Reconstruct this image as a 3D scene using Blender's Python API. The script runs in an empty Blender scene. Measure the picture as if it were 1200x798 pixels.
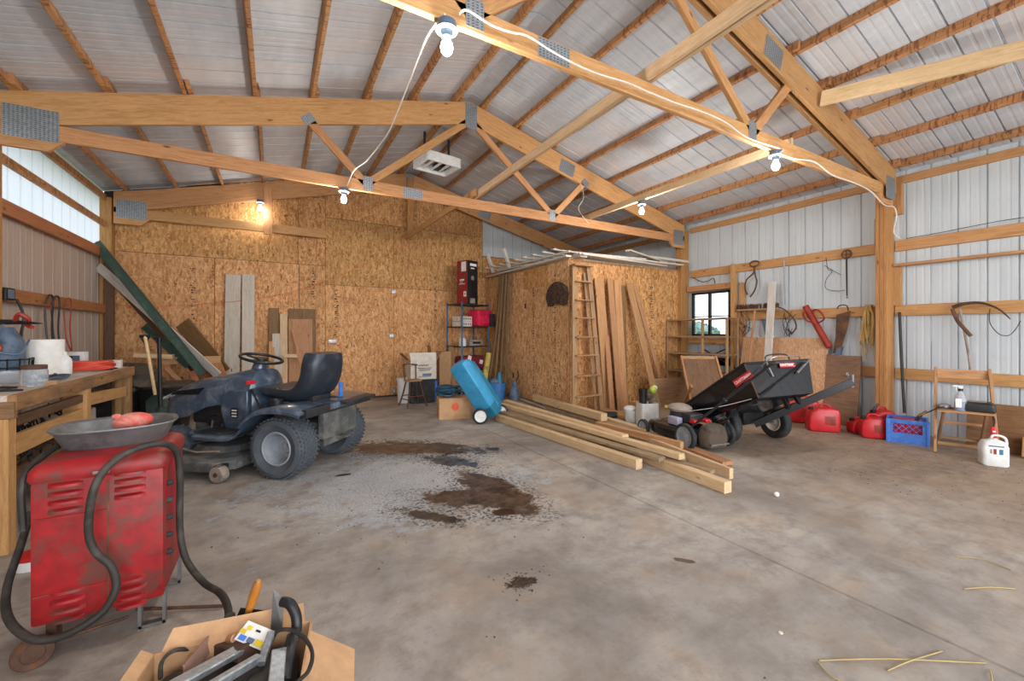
import bpy, bmesh, math, random
from mathutils import Vector, Matrix, Euler
random.seed(7)
C = bpy.context.scene.collection
PI = math.pi
R = math.radians

# ------------------------------------------------------------ camera, world, light
CAM_H, FOC, HOR = 1.26, 485.0, 389.4          # metres, focal length in px at 1200x798, horizon row
YAW = math.atan(279/485.)                     # ridge direction is +Y, camera turned right of it
cd = bpy.data.cameras.new('camera'); cam = bpy.data.objects.new('camera', cd); C.objects.link(cam)
cam.location = (0, 0, CAM_H); cam.rotation_euler = (R(90), 0, -YAW)
cd.sensor_width = 36; cd.lens = FOC/1200*36; cd.shift_y = (HOR-399)/1200
cd.clip_start = .02; cd.clip_end = 400
bpy.context.scene.camera = cam
sc = bpy.context.scene
sc.view_settings.view_transform = 'Standard'; sc.view_settings.look = 'None'
sc.view_settings.gamma = 1; sc.view_settings.use_curve_mapping = False
sc.view_settings.exposure = 0.30
w = bpy.data.worlds.new('sky'); sc.world = w; w.use_nodes = True
nt = w.node_tree; bg = nt.nodes['Background']
tc = nt.nodes.new('ShaderNodeTexCoord'); sx = nt.nodes.new('ShaderNodeSeparateXYZ')
cr = nt.nodes.new('ShaderNodeValToRGB')
cr.color_ramp.elements[0].position = 0.0; cr.color_ramp.elements[0].color = (.92, .95, 1, 1)
cr.color_ramp.elements[1].position = 1.0; cr.color_ramp.elements[1].color = (.60, .74, 1, 1)
nt.links.new(tc.outputs['Generated'], sx.inputs[0]); nt.links.new(sx.outputs['Z'], cr.inputs[0])
nt.links.new(cr.outputs[0], bg.inputs[0]); bg.inputs[1].default_value = 2.2

def area(name, loc, rot, sx_, sy_, power, col=(1, 1, 1)):
    l = bpy.data.lights.new(name, 'AREA'); l.shape = 'RECTANGLE'; l.size = sx_; l.size_y = sy_
    l.energy = power; l.color = col
    o = bpy.data.objects.new(name, l); o.location = loc; o.rotation_euler = rot; C.objects.link(o); return o
# daylight through the wide open doorway behind the photographer
area('doorway_daylight', (2.3, -3.7, 1.7), (R(84), 0, 0), 8.0, 3.0, 330, (.97, .98, 1))

# ------------------------------------------------------------ pixel rays of the photograph, to read off positions
cY, sY = math.cos(YAW), math.sin(YAW)
def ray(x, y):
    u = (x-600)/FOC; v = (HOR-y)/FOC
    return Vector((cY*u+sY, cY-sY*u, v))
EYE = Vector((0, 0, CAM_H))
def on(x, y, p, n):                            # the point of plane (p, n) seen at a pixel
    d = ray(x, y); p = Vector(p); n = Vector(n)
    return EYE + d*((p-EYE).dot(n)/d.dot(n))
def ZP(x, y, z=0.0): return on(x, y, (0, 0, z), (0, 0, 1))
def XP(x, y, X): return on(x, y, (X, 0, 0), (1, 0, 0))
def YP(x, y, Y): return on(x, y, (0, Y, 0), (0, 1, 0))

# ------------------------------------------------------------ mesh builder
class MB:
    def __init__(s): s.v = []; s.f = []
    def add(s, vs, fs, M=None):
        o = len(s.v)
        s.v += [tuple(M @ Vector(p)) if M else tuple(p) for p in vs]
        s.f += [tuple(i+o for i in f) for f in fs]; return s
    def box(s, c, d, M=None, ch=0.0):
        x, y, z = d[0]/2, d[1]/2, d[2]/2
        ch = min(ch, x*.8, y*.8, z*.8)
        T = Matrix.Translation(c)
        if M: T = M @ T
        if ch <= 0:
            vs = [(i*x, j*y, k*z) for i in (-1, 1) for j in (-1, 1) for k in (-1, 1)]
            return s.add(vs, [(0,1,3,2),(4,6,7,5),(0,4,5,1),(2,3,7,6),(0,2,6,4),(1,5,7,3)], T)
        bm = bmesh.new(); bmesh.ops.create_cube(bm, size=1)
        for v in bm.verts: v.co = (v.co.x*d[0], v.co.y*d[1], v.co.z*d[2])
        bmesh.ops.bevel(bm, geom=bm.edges[:], offset=ch, segments=2, affect='EDGES', profile=.6)
        bm.verts.index_update()
        s.add([v.co[:] for v in bm.verts], [[v.index for v in f.verts] for f in bm.faces], T); bm.free(); return s
    def rings(s, rs, M=None, cap=True, closed=False):
        n = len(rs[0]); vs = [p for r in rs for p in r]; fs = []
        m = len(rs)
        for i in range(m if closed else m-1):
            a, b = i*n, ((i+1) % m)*n
            for j in range(n):
                k = (j+1) % n
                fs.append((a+j, a+k, b+k, b+j))
        if cap and not closed:
            fs.append(tuple(range(n))[::-1]); fs.append(tuple((m-1)*n+j for j in range(n)))
        return s.add(vs, fs, M)
    def tube(s, pts, r, n=8, closed=False, M=None):
        P = [Vector(p) for p in pts]; m = len(P)
        rr = r if isinstance(r, (list, tuple)) else [r]*m
        rs = []; up = None
        for i, p in enumerate(P):
            if closed: t = P[(i+1) % m]-P[i-1]
            else: t = P[min(i+1, m-1)]-P[max(i-1, 0)]
            if t.length < 1e-9: t = Vector((0, 0, 1))
            t.normalize()
            if up is None: up = Vector((0, 0, 1)) if abs(t.z) < .9 else Vector((1, 0, 0))
            a = t.cross(up)
            if a.length < 1e-4: a = t.cross(Vector((0, 1, 0)))
            a.normalize(); b = a.cross(t).normalized(); up = b
            rs.append([tuple(p+(a*math.cos(2*PI*k/n)+b*math.sin(2*PI*k/n))*rr[i]) for k in range(n)])
        return s.rings(rs, M, True, closed)
    def lathe(s, prof, n=20, M=None, sx=1, sy=1, cap=True):
        rs = [[(r*math.cos(2*PI*k/n)*sx, r*math.sin(2*PI*k/n)*sy, z) for k in range(n)] for r, z in prof]
        return s.rings(rs, M, cap)
    def prism(s, poly, y0, y1, M=None):       # polygon in xz pushed along y
        n = len(poly); vs = [(x, y0, z) for x, z in poly]+[(x, y1, z) for x, z in poly]
        fs = [tuple(range(n)), tuple(range(2*n-1, n-1, -1))]
        fs += [(i, i+n, (i+1) % n+n, (i+1) % n) for i in range(n)]
        return s.add(vs, fs, M)
    def ball(s, c, r, n=14, m=9, M=None):
        r = (r, r, r) if not isinstance(r, (tuple, list)) else r
        rs = []
        for i in range(m):
            a = -PI/2+PI*(i+.02)/(m-1+.04); a = max(-PI/2+.02, min(PI/2-.02, -PI/2+PI*i/(m-1)))
            rs.append([(c[0]+r[0]*math.cos(a)*math.cos(2*PI*k/n), c[1]+r[1]*math.cos(a)*math.sin(2*PI*k/n), c[2]+r[2]*math.sin(a)) for k in range(n)])
        return s.rings(rs, M)

def spline(pts, k=6):
    P = [Vector(p) for p in pts]; out = []
    for i in range(len(P)-1):
        a, b, c, d = P[max(i-1, 0)], P[i], P[i+1], P[min(i+2, len(P)-1)]
        for j in range(k):
            t = j/k
            out.append(.5*((2*b)+(-a+c)*t+(2*a-5*b+4*c-d)*t*t+(-a+3*b-3*c+d)*t**3))
    return out+[P[-1]]

def tag(o, label=None, cat=None, group=None, kind=None):
    if label: o['label'] = label
    if cat: o['category'] = cat
    if group: o['group'] = group
    if kind: o['kind'] = kind
    return o
def thing(name, label, cat, loc=(0, 0, 0), rz=0, group=None):
    o = bpy.data.objects.new(name, None); o.empty_display_size = .1
    o.location = loc; o.rotation_euler = (0, 0, rz); C.objects.link(o)
    return tag(o, label, cat, group)
def ob(name, mb, mat, parent=None, label=None, cat=None, group=None, kind=None, smooth=True, bevel=0, sub=0, M=None, ang=40):
    me = bpy.data.meshes.new(name)
    vs = mb.v
    off = Vector((0, 0, 0))
    if parent is None and M is None and kind != 'structure':
        xs = [v[0] for v in vs]; ys = [v[1] for v in vs]; zs = [v[2] for v in vs]
        off = Vector(((min(xs)+max(xs))/2, (min(ys)+max(ys))/2, min(zs)))
        vs = [(v[0]-off.x, v[1]-off.y, v[2]-off.z) for v in vs]
    me.from_pydata(vs, [], mb.f)
    bm = bmesh.new(); bm.from_mesh(me); bmesh.ops.recalc_face_normals(bm, faces=bm.faces); bm.to_mesh(me); bm.free()
    if smooth:
        for p in me.polygons: p.use_smooth = True
        me.set_sharp_from_angle(angle=R(ang))
    me.materials.append(mat)
    o = bpy.data.objects.new(name, me); C.objects.link(o)
    if M is not None: o.matrix_basis = M
    else: o.location = off
    if parent: o.parent = parent
    if bevel:
        b = o.modifiers.new('bevel', 'BEVEL'); b.width = bevel; b.segments = 2; b.limit_method = 'ANGLE'; b.angle_limit = R(35)
    if sub:
        b = o.modifiers.new('sub', 'SUBSURF'); b.levels = sub; b.render_levels = sub
    return tag(o, label, cat, group, kind)
def frame(p0, p1, up=(0, 0, 1)):              # x along p1-p0, z towards up
    p0 = Vector(p0); x = (Vector(p1)-p0); L = x.length; x.normalize(); up = Vector(up)
    y = up.cross(x)
    if y.length < 1e-4: y = Vector((0, 1, 0)).cross(x)
    y.normalize(); z = x.cross(y)
    M = Matrix((x, y, z)).transposed().to_4x4(); M.translation = p0; return M, L
def timber(name, p0, p1, wd, ht, mat, parent=None, up=(0, 0, 1), **k):
    M, L = frame(p0, p1, up); c = min(.004, wd*.2, ht*.2); a, b = wd/2, ht/2
    sec = [(-a+c, -b), (a-c, -b), (a, -b+c), (a, b-c), (a-c, b), (-a+c, b), (-a, b-c), (-a, -b+c)]
    m = MB().rings([[(x, y, z) for y, z in sec] for x in (0, L)])
    return ob(name, m, mat, parent, M=M, **k)
def sheet_board(name, p, ux, uz, W, H, T, mat, parent=None, **k):   # flat board: x along ux, z along uz from corner p
    ux = Vector(ux).normalized(); uz = Vector(uz).normalized(); uy = uz.cross(ux).normalized()
    M = Matrix((ux, uy, uz)).transposed().to_4x4(); M.translation = Vector(p)
    return ob(name, MB().box((W/2, 0, H/2), (W, T, H)), mat, parent, M=M, bevel=0.0015, **k)

# ------------------------------------------------------------ materials
def hexc(h, a=1):
    c = [int(h[i:i+2], 16)/255 for i in (0, 2, 4)]
    return tuple((v/12.92 if v <= .04045 else ((v+.055)/1.055)**2.4) for v in c)+(a,)
class Mat:
    def __init__(s, name):
        s.m = bpy.data.materials.new(name); s.m.use_nodes = True
        s.t = s.m.node_tree; s.b = s.t.nodes['Principled BSDF']; s.N = s.t.nodes
    def n(s, ty, **k):
        nd = s.N.new('ShaderNode'+ty)
        for a, v in k.items():
            if a in nd.inputs: nd.inputs[a].default_value = v
            else: setattr(nd, a, v)
        return nd
    def l(s, a, b): s.t.links.new(a, b)
    def coord(s, scale=(1, 1, 1), kind='Object', rnd=True, rot=(0, 0, 0)):
        t = s.n('TexCoord'); src = t.outputs[kind]
        if rnd:
            oi = s.n('ObjectInfo'); ad = s.n('VectorMath', operation='MULTIPLY_ADD')
            s.l(oi.outputs['Random'], ad.inputs[0]); ad.inputs[1].default_value = (31, 17, 23); s.l(src, ad.inputs[2]); src = ad.outputs[0]
        mp = s.n('Mapping'); mp.inputs['Scale'].default_value = scale; mp.inputs['Rotation'].default_value = rot
        s.l(src, mp.inputs[0]); return mp.outputs[0]
    def noise(s, vec, scale, detail=3, rough=.5, dist=0):
        n = s.n('TexNoise'); n.inputs['Scale'].default_value = scale; n.inputs['Detail'].default_value = detail
        n.inputs['Roughness'].default_value = rough; n.inputs['Distortion'].default_value = dist
        if vec is not None: s.l(vec, n.inputs['Vector'])
        return n.outputs['Fac']
    def ramp(s, fac, stops, interp='LINEAR'):
        r = s.n('ValToRGB'); r.color_ramp.interpolation = interp; e = r.color_ramp.elements
        while len(e) > 1: e.remove(e[-1])
        e[0].position = stops[0][0]; e[0].color = stops[0][1]
        for p, c in stops[1:]:
            q = e.new(p); q.color = c
        s.l(fac, r.inputs[0]); return r.outputs[0]
    def mix(s, fac, a, b, mode='MIX'):
        m = s.n('Mix', data_type='RGBA', blend_type=mode)
        for sock, v in ((m.inputs[0], fac), (m.inputs[6], a), (m.inputs[7], b)):
            if hasattr(v, 'is_output'): s.l(v, sock)
            else: sock.default_value = v
        return m.outputs[2]
    def math(s, op, a, b=None, c=None):
        m = s.n('Math', operation=op)
        for i, v in enumerate((a, b, c)):
            if v is None: continue
            if hasattr(v, 'is_output'): s.l(v, m.inputs[i])
            else: m.inputs[i].default_value = v
        return m.outputs[0]
    def bump(s, h, st=.3, d=.01):
        b = s.n('Bump'); b.inputs['Strength'].default_value = st; b.inputs['Distance'].default_value = d
        s.l(h, b.inputs['Height']); s.l(b.outputs[0], s.b.inputs['Normal'])
    def col(s, c):
        if hasattr(c, 'is_output'): s.l(c, s.b.inputs['Base Color'])
        else: s.b.inputs['Base Color'].default_value = c
        return s
    def jitter(s, c, hv=.02, vv=.3):           # each object a touch different
        oi = s.n('ObjectInfo'); h = s.n('HueSaturation')
        s.l(s.math('MULTIPLY_ADD', oi.outputs['Random'], hv, .5-hv/2), h.inputs['Hue'])
        s.l(s.math('MULTIPLY_ADD', s.math('FRACT', s.math('MULTIPLY', oi.outputs['Random'], 7.3)), vv, 1-vv/2), h.inputs['Value'])
        s.l(c, h.inputs['Color']); return h.outputs[0]

def wood(name, light, dark, knot='5a3318', rough=.62, streak=.5, vv=.25, dirt=0.0, dirtc='6b6259', hatch=0):
    m = Mat(name); v = m.coord((1, 12, 12)); v1 = m.coord((.7, 5, 5)); v2 = m.coord((1, 1, 1))
    g = m.noise(v, 3.2, 6, .65, 1.2); f = m.noise(v, 16, 3, .7, .3); rg = m.noise(v1, 2.0, 2, .5, 2.5)
    rings = m.math('FRACT', m.math('MULTIPLY', rg, 9.0))
    c = m.ramp(g, [(.25, hexc(dark)), (.55, hexc(light)), (.8, hexc(light))])
    c = m.mix(m.math('MULTIPLY', rings, streak*.55), c, hexc(dark))
    c = m.mix(m.ramp(f, [(.45, (0, 0, 0, 1)), (.75, (.5*streak,)*3+(1,))]), c, hexc(dark))
    vo = m.n('TexVoronoi'); vo.inputs['Scale'].default_value = 3.1; m.l(m.coord((.8, 2.2, 2.2)), vo.inputs['Vector'])
    c = m.mix(m.ramp(vo.outputs['Distance'], [(0.03, (.9, .9, .9, 1)), (.10, (0, 0, 0, 1))]), c, hexc(knot))
    if dirt: c = m.mix(m.ramp(m.noise(v2, 3.5, 5, .7), [(.42, (0, 0, 0, 1)), (.7, (dirt,)*3+(1,))]), c, hexc(dirtc))
    if hatch:
        hn = m.noise(m.coord((26, 3, 5), rot=(0, .5, 0)), 1.6, 3, .6, .6)
        c = m.mix(m.math('MULTIPLY', m.ramp(hn, [(.52, (0, 0, 0, 1)), (.60, (hatch,)*3+(1,))]), 1.0), c, hexc('6b3d20'))
    m.col(m.jitter(c, .012, vv)); m.b.inputs['Roughness'].default_value = rough
    m.b.inputs['Specular IOR Level'].default_value = .35
    m.bump(f, .25, .004); return m.m
def plain(name, c, rough=.5, metal=0, var=.12, nscale=14, bump=0, c2=None, c2amt=(.5, .68), spec=.5, coat=0):
    m = Mat(name); v = m.coord(); n = m.noise(v, nscale, 4, .6)
    base = hexc(c)
    lo = tuple(x*(1-var) for x in base[:3])+(1,); hi = tuple(min(1, x*(1+var)) for x in base[:3])+(1,)
    col = m.ramp(n, [(.3, lo), (.7, hi)])
    if c2: col = m.mix(m.ramp(m.noise(v, nscale*.45, 6, .72, .4), [(c2amt[0], (0, 0, 0, 1)), (c2amt[1], (1, 1, 1, 1))]), col, hexc(c2))
    m.col(col); m.b.inputs['Roughness'].default_value = rough; m.b.inputs['Metallic'].default_value = metal
    m.b.inputs['Specular IOR Level'].default_value = spec; m.b.inputs['Coat Weight'].default_value = coat
    if bump: m.bump(m.noise(v, nscale*3, 4, .6), bump, .004)
    return m.m
def osb(name, a, b, c, d, flake=26, horiz=False):
    m = Mat(name); v0 = m.coord()
    outs = []
    for i, ang in enumerate((.35, -.5, 1.25, 0.0)):
        mp = m.n('Mapping'); mp.inputs['Rotation'].default_value = (0, ang+(PI/2 if horiz else 0), 0)
        mp.inputs['Scale'].default_value = (1.0, .2, .27); mp.inputs['Location'].default_value = (i*3.1, 0, i*1.7)
        m.l(v0, mp.inputs[0]); vo = m.n('TexVoronoi'); vo.inputs['Scale'].default_value = flake*1.45; vo.inputs['Randomness'].default_value = 1
        m.l(mp.outputs[0], vo.inputs['Vector']); outs.append(vo)
    n = m.noise(v0, 13, 3, .5, .5)
    def pick(o):
        s_ = m.n('SeparateColor'); m.l(o.outputs['Color'], s_.inputs[0]); return s_.outputs[0]
    k1 = m.ramp(m.noise(v0, 19, 2), [(.47, (0, 0, 0, 1)), (.53, (1, 1, 1, 1))])
    k2 = m.ramp(n, [(.47, (0, 0, 0, 1)), (.53, (1, 1, 1, 1))])
    st = [(0, hexc(d)), (.05, hexc(c)), (.35, hexc(b)), (.7, hexc(a)), (1, tuple(min(1, x*1.25) for x in hexc(a)[:3])+(1,))]
    cols = [m.ramp(pick(o), st) for o in outs]
    x = m.mix(k1, cols[0], cols[1]); y = m.mix(k1, cols[2], cols[3]); col = m.mix(k2, x, y)
    big = m.noise(v0, 1.3, 3, .5)
    col = m.mix(m.ramp(big, [(.35, (0, 0, 0, 1)), (.7, (.35, .35, .35, 1))]), col, hexc(c))
    m.col(m.jitter(col, .008, .12)); m.b.inputs['Roughness'].default_value = .7; m.b.inputs['Specular IOR Level'].default_value = .25
    m.bump(m.mix(k2, pick(outs[0]), pick(outs[2])), .25, .004); return m.m

M = {}
M['truss'] = wood('truss_wood', 'cf9c6c', 'a4713f', vv=.22, streak=.55)
M['purlin'] = wood('purlin_wood', 'cb9868', '9a653a', vv=.25, streak=.6, dirt=.2, dirtc='80502f', hatch=.75)
M['girt'] = wood('girt_wood', 'ca9a68', 'a17442', vv=.2)
M['redgirt'] = wood('red_girt_wood', 'b87a50', '8d5836', vv=.15)
M['post'] = wood('post_wood', 'bf8c56', '8f6234', vv=.15)
M['darkpost'] = wood('dark_post_wood', '6c4e3a', '443021', vv=.1)
M['lumber'] = wood('new_lumber', 'e0c49c', 'bf9c70', vv=.16, knot='8a6236', dirt=.25, dirtc='9b7b54')
M['oldlumber'] = wood('weathered_lumber', 'b59a79', '806a50', vv=.3, dirt=.6)
M['cedar'] = wood('cedar_board', 'c4946a', '956843', vv=.25)
M['bench'] = wood('bench_wood', 'a98058', '6f4c2e', vv=.2, dirt=.6, dirtc='54463a')
M['benchtop'] = wood('bench_top_wood', 'ddd3c6', 'ab9a88', vv=.1, dirt=.5, dirtc='86796c')
M['greywood'] = wood('grey_plank', 'cdc3b4', 'a4988a', vv=.12, dirt=.4, dirtc='d0c4b6')
M['brownplank'] = wood('brown_plank', '8d6a47', '614429', vv=.2)
M['whitewood'] = wood('white_painted_wood', 'dcd8d2', 'b5aca2', vv=.1, knot='9a8a78', streak=.3, dirt=.4, dirtc='a2917e')
M['ladder'] = wood('old_ladder_wood', 'b08a62', '7d5836', vv=.15, dirt=.5, dirtc='8d8074')
M['darkply'] = wood('dark_plywood', '957058', '664534', vv=.1, dirt=.5, dirtc='5d4a40')
M['pole'] = wood('old_pole_wood', '8f7350', '54402a', vv=.3)
M['osb'] = osb('osb_wall', 'dbaa78', 'c99663', 'b07b4c', '845832')
M['osbh'] = osb('osb_wall_horizontal', 'd2a26c', 'bd8b57', 'a17143', '775030', horiz=True)
M['osb_pale'] = osb('osb_shed', 'dfb587', 'cc9f6d', 'ab7c4e', '7c5836')
M['osb_gold'] = osb('osb_shed_front', 'd5a46e', 'c08c56', '9f6c3e', '744c2c')
M['chip'] = osb('chipboard', 'd2aa84', 'c9a07a', 'bb8f69', 'a67c5a', 60)
M['ink'] = plain('black_ink', '3f3026', .8)
M['galv'] = plain('galvanised_plate', 'a4aab0', .42, .65, .25, 60)
M['tooth'] = plain('plate_slot', '4d5359', .6, .3)
M['white_plastic'] = plain('white_plastic', 'dfe0de', .45, c2='a59f96', c2amt=(.58, .85))
M['paper'] = plain('white_paper', 'e9e7e2', .85)
M['black'] = plain('black_plastic', '17191c', .45, c2='4a4743', c2amt=(.55, .85))
M['blackgloss'] = plain('black_gloss', '10141b', .25, c2='3c3f45', c2amt=(.58, .9), coat=.4)
M['rubber'] = plain('black_rubber', '24262a', .75, c2='5d5850', c2amt=(.5, .8), bump=.2)
M['tyre'] = plain('tyre_rubber', '484f57', .7, c2='6a6a66', c2amt=(.5, .85), bump=.2)
M['tractor'] = plain('dusty_blue_paint_with_sheen', '3d4d60', .28, c2='8492a2', c2amt=(.5, .85), coat=.35)  # lightened blue tones put bluish highlights into the dusty paint colour
M['steel'] = plain('bare_steel', '9b9d9f', .35, .8, .2, c2='6e655c', c2amt=(.55, .8))
M['rust'] = plain('rusty_steel', '5a4134', .75, .2, .3, c2='8b5c3a', c2amt=(.5, .7), bump=.2)
M['darksteel'] = plain('dark_steel', '3a3b3e', .5, .5, .2, c2='6a5a4c', c2amt=(.55, .8))
M['red'] = plain('red_plastic', 'c4222a', .38, c2='8d1a1e', c2amt=(.55, .8))
M['redpaint'] = plain('worn_red_paint', '94161b', .5, c2='6a3a31', c2amt=(.50, .62), var=.3, nscale=16)
M['reddark'] = plain('dull_red_paint', '9c2f22', .5, c2='6b2419')
M['blue'] = plain('blue_crate_plastic', '4d82d6', .45, c2='3a66b4')
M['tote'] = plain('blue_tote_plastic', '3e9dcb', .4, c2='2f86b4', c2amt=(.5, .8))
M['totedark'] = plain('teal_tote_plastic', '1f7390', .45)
M['card'] = plain('cardboard', 'c39a72', .85, c2='a97f5a', c2amt=(.5, .8))
M['card2'] = plain('dull_cardboard', 'a5805c', .85, c2='8a6a4b', c2amt=(.5, .8))
M['cardw'] = plain('white_card', 'cfc6ba', .8, c2='a8998a', c2amt=(.55, .8))
M['orange'] = plain('orange_plastic', 'e0542c', .5)
M['hose'] = plain('salmon_red_hose', 'd4513f', .5)
M['yellow'] = plain('yellow_plastic', 'e0c530', .5)
M['tan'] = plain('tan_canvas', '8c7a66', .9, c2='5d4c3e', bump=.3)
M['tarp'] = plain('dark_brown_tarp', '4a4036', .7, c2='6d6152', bump=.3)
M['cord'] = plain('white_cord', 'e6e0d6', .6)
M['cable'] = plain('grey_black_cable', '2c2925', .65, c2='5d554b', c2amt=(.5, .75))
M['rope'] = plain('straw_rope', 'c9a868', .9, c2='9c7c42', bump=.3)
M['pan'] = plain('dull_galvanised_pan', '7d7f80', .5, .5, .2, c2='4e4a46', c2amt=(.5, .75))
M['green'] = plain('green_painted_metal', '3a5046', .5, .1, c2='52695d')
M['darkgreen'] = plain('dark_green_steel', '2b3b34', .5, .2, c2='45544b')
M['seat'] = plain('black_vinyl', '262d36', .36, c2='4c5a6c', c2amt=(.52, .8), bump=.1)  # blue-grey tone puts the vinyl's blue highlights into its colour
M['pink'] = plain('hot_pink_red_fabric', 'd8204e', .6, c2='a31638')
M['fence'] = plain('orange_stained_frame', 'b8683a', .6)
M['bluegrey'] = plain('blue_grey_junk', '5b6f86', .5, c2='2f3a48')
M['straw'] = plain('dry_straw', 'a89462', .9)
M['lime'] = plain('lime_green_fabric', 'b4c84a', .6)
M['dust'] = plain('pinkish_dusty_plastic', '9c8f84', .7, c2='6a5a4e')
M['deck'] = plain('dusty_mower_deck', '4d5052', .5, c2='8a857a', c2amt=(.45, .75))
M['rimgrey'] = plain('grey_rim_paint', '8f959c', .45, c2='66696d', c2amt=(.55, .8))
M['mud'] = plain('muddy_plastic', '54463a', .85, c2='2c2722', bump=.3)
M['decal'] = plain('red_decal', 'cf2a34', .4)
M['decalw'] = plain('white_decal', 'f0eeea', .4)

def glassy(name, col=(1, 1, 1, 1), rough=.03, tint=.9):
    m = Mat(name); m.b.inputs['Base Color'].default_value = col; m.b.inputs['Roughness'].default_value = rough
    m.b.inputs['Transmission Weight'].default_value = tint; m.b.inputs['IOR'].default_value = 1.3; return m.m
def thinglass(name):
    m = Mat(name); g = m.n('BsdfGlossy'); g.inputs['Roughness'].default_value = .02; t = m.n('BsdfTransparent')
    t.inputs[0].default_value = (.93, .96, .97, 1)
    f = m.n('Fresnel'); f.inputs[0].default_value = 1.45; mx = m.n('MixShader')
    m.l(f.outputs[0], mx.inputs[0]); m.l(t.outputs[0], mx.inputs[1]); m.l(g.outputs[0], mx.inputs[2])
    m.l(mx.outputs[0], m.N['Material Output'].inputs[0]); return m.m
M['pane'] = thinglass('window_glass')
M['clear'] = glassy('clear_plastic', (.9, .95, 1, 1), .12, .75)
M['bluefluid'] = glassy('blue_fluid', (.1, .35, .9, 1), .1, .4)
def bulbmat(s):
    m = Mat('lit_bulb'); m.b.inputs['Emission Color'].default_value = (1, .97, .9, 1); m.b.inputs['Emission Strength'].default_value = s; return m.m
M['bulb'] = bulbmat(14)

def metal_sheet(name, col, col2, rough=.38, metal=0, warm=None, dirt=.2, streak=(1, 1, .15)):
    m = Mat(name); v = m.coord(streak); n = m.noise(v, 5, 5, .6)
    c = m.ramp(n, [(.3, hexc(col2)), (.7, hexc(col))])
    if warm: c = m.mix(m.ramp(m.noise(m.coord((1, 1, .3)), 1.4, 3, .5), [(.45, (0, 0, 0, 1)), (.7, (.6, .6, .6, 1))]), c, hexc(warm))
    if dirt: c = m.mix(m.ramp(m.noise(m.coord((1, 1, 1)), 6, 6, .75), [(.55, (0, 0, 0, 1)), (.8, (dirt,)*3+(1,))]), c, hexc('8b7f72'))
    m.col(c); m.b.inputs['Roughness'].default_value = rough; m.b.inputs['Metallic'].default_value = metal; m.b.inputs['Specular IOR Level'].default_value = .35; return m.m
M['siding'] = metal_sheet('white_steel_siding', 'ccd3d8', 'c0c8ce', .42, .0)
M['leftsiding'] = metal_sheet('tan_steel_siding', 'c2b3a8', 'b3a499', .45, .0, warm='bfa18f')
M['roof'] = metal_sheet('galvalume_roof_sheet', 'cdd1d7', 'b3b9c2', .42, .0, warm='cfc1bb', streak=(.3, 1, 1))  # warm patches put slight reddish reflections into the roof colour
def trans():
    m = Mat('translucent_panel'); d = m.n('BsdfTranslucent'); d.inputs[0].default_value = (.86, .89, .93, 1)
    df = m.n('BsdfDiffuse'); df.inputs[0].default_value = (.85, .87, .9, 1); mx = m.n('MixShader'); mx.inputs[0].default_value = .72
    m.l(df.outputs[0], mx.inputs[1]); m.l(d.outputs[0], mx.inputs[2]); m.l(mx.outputs[0], m.N['Material Output'].inputs[0]); return m.m
M['skylight'] = trans()

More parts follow.
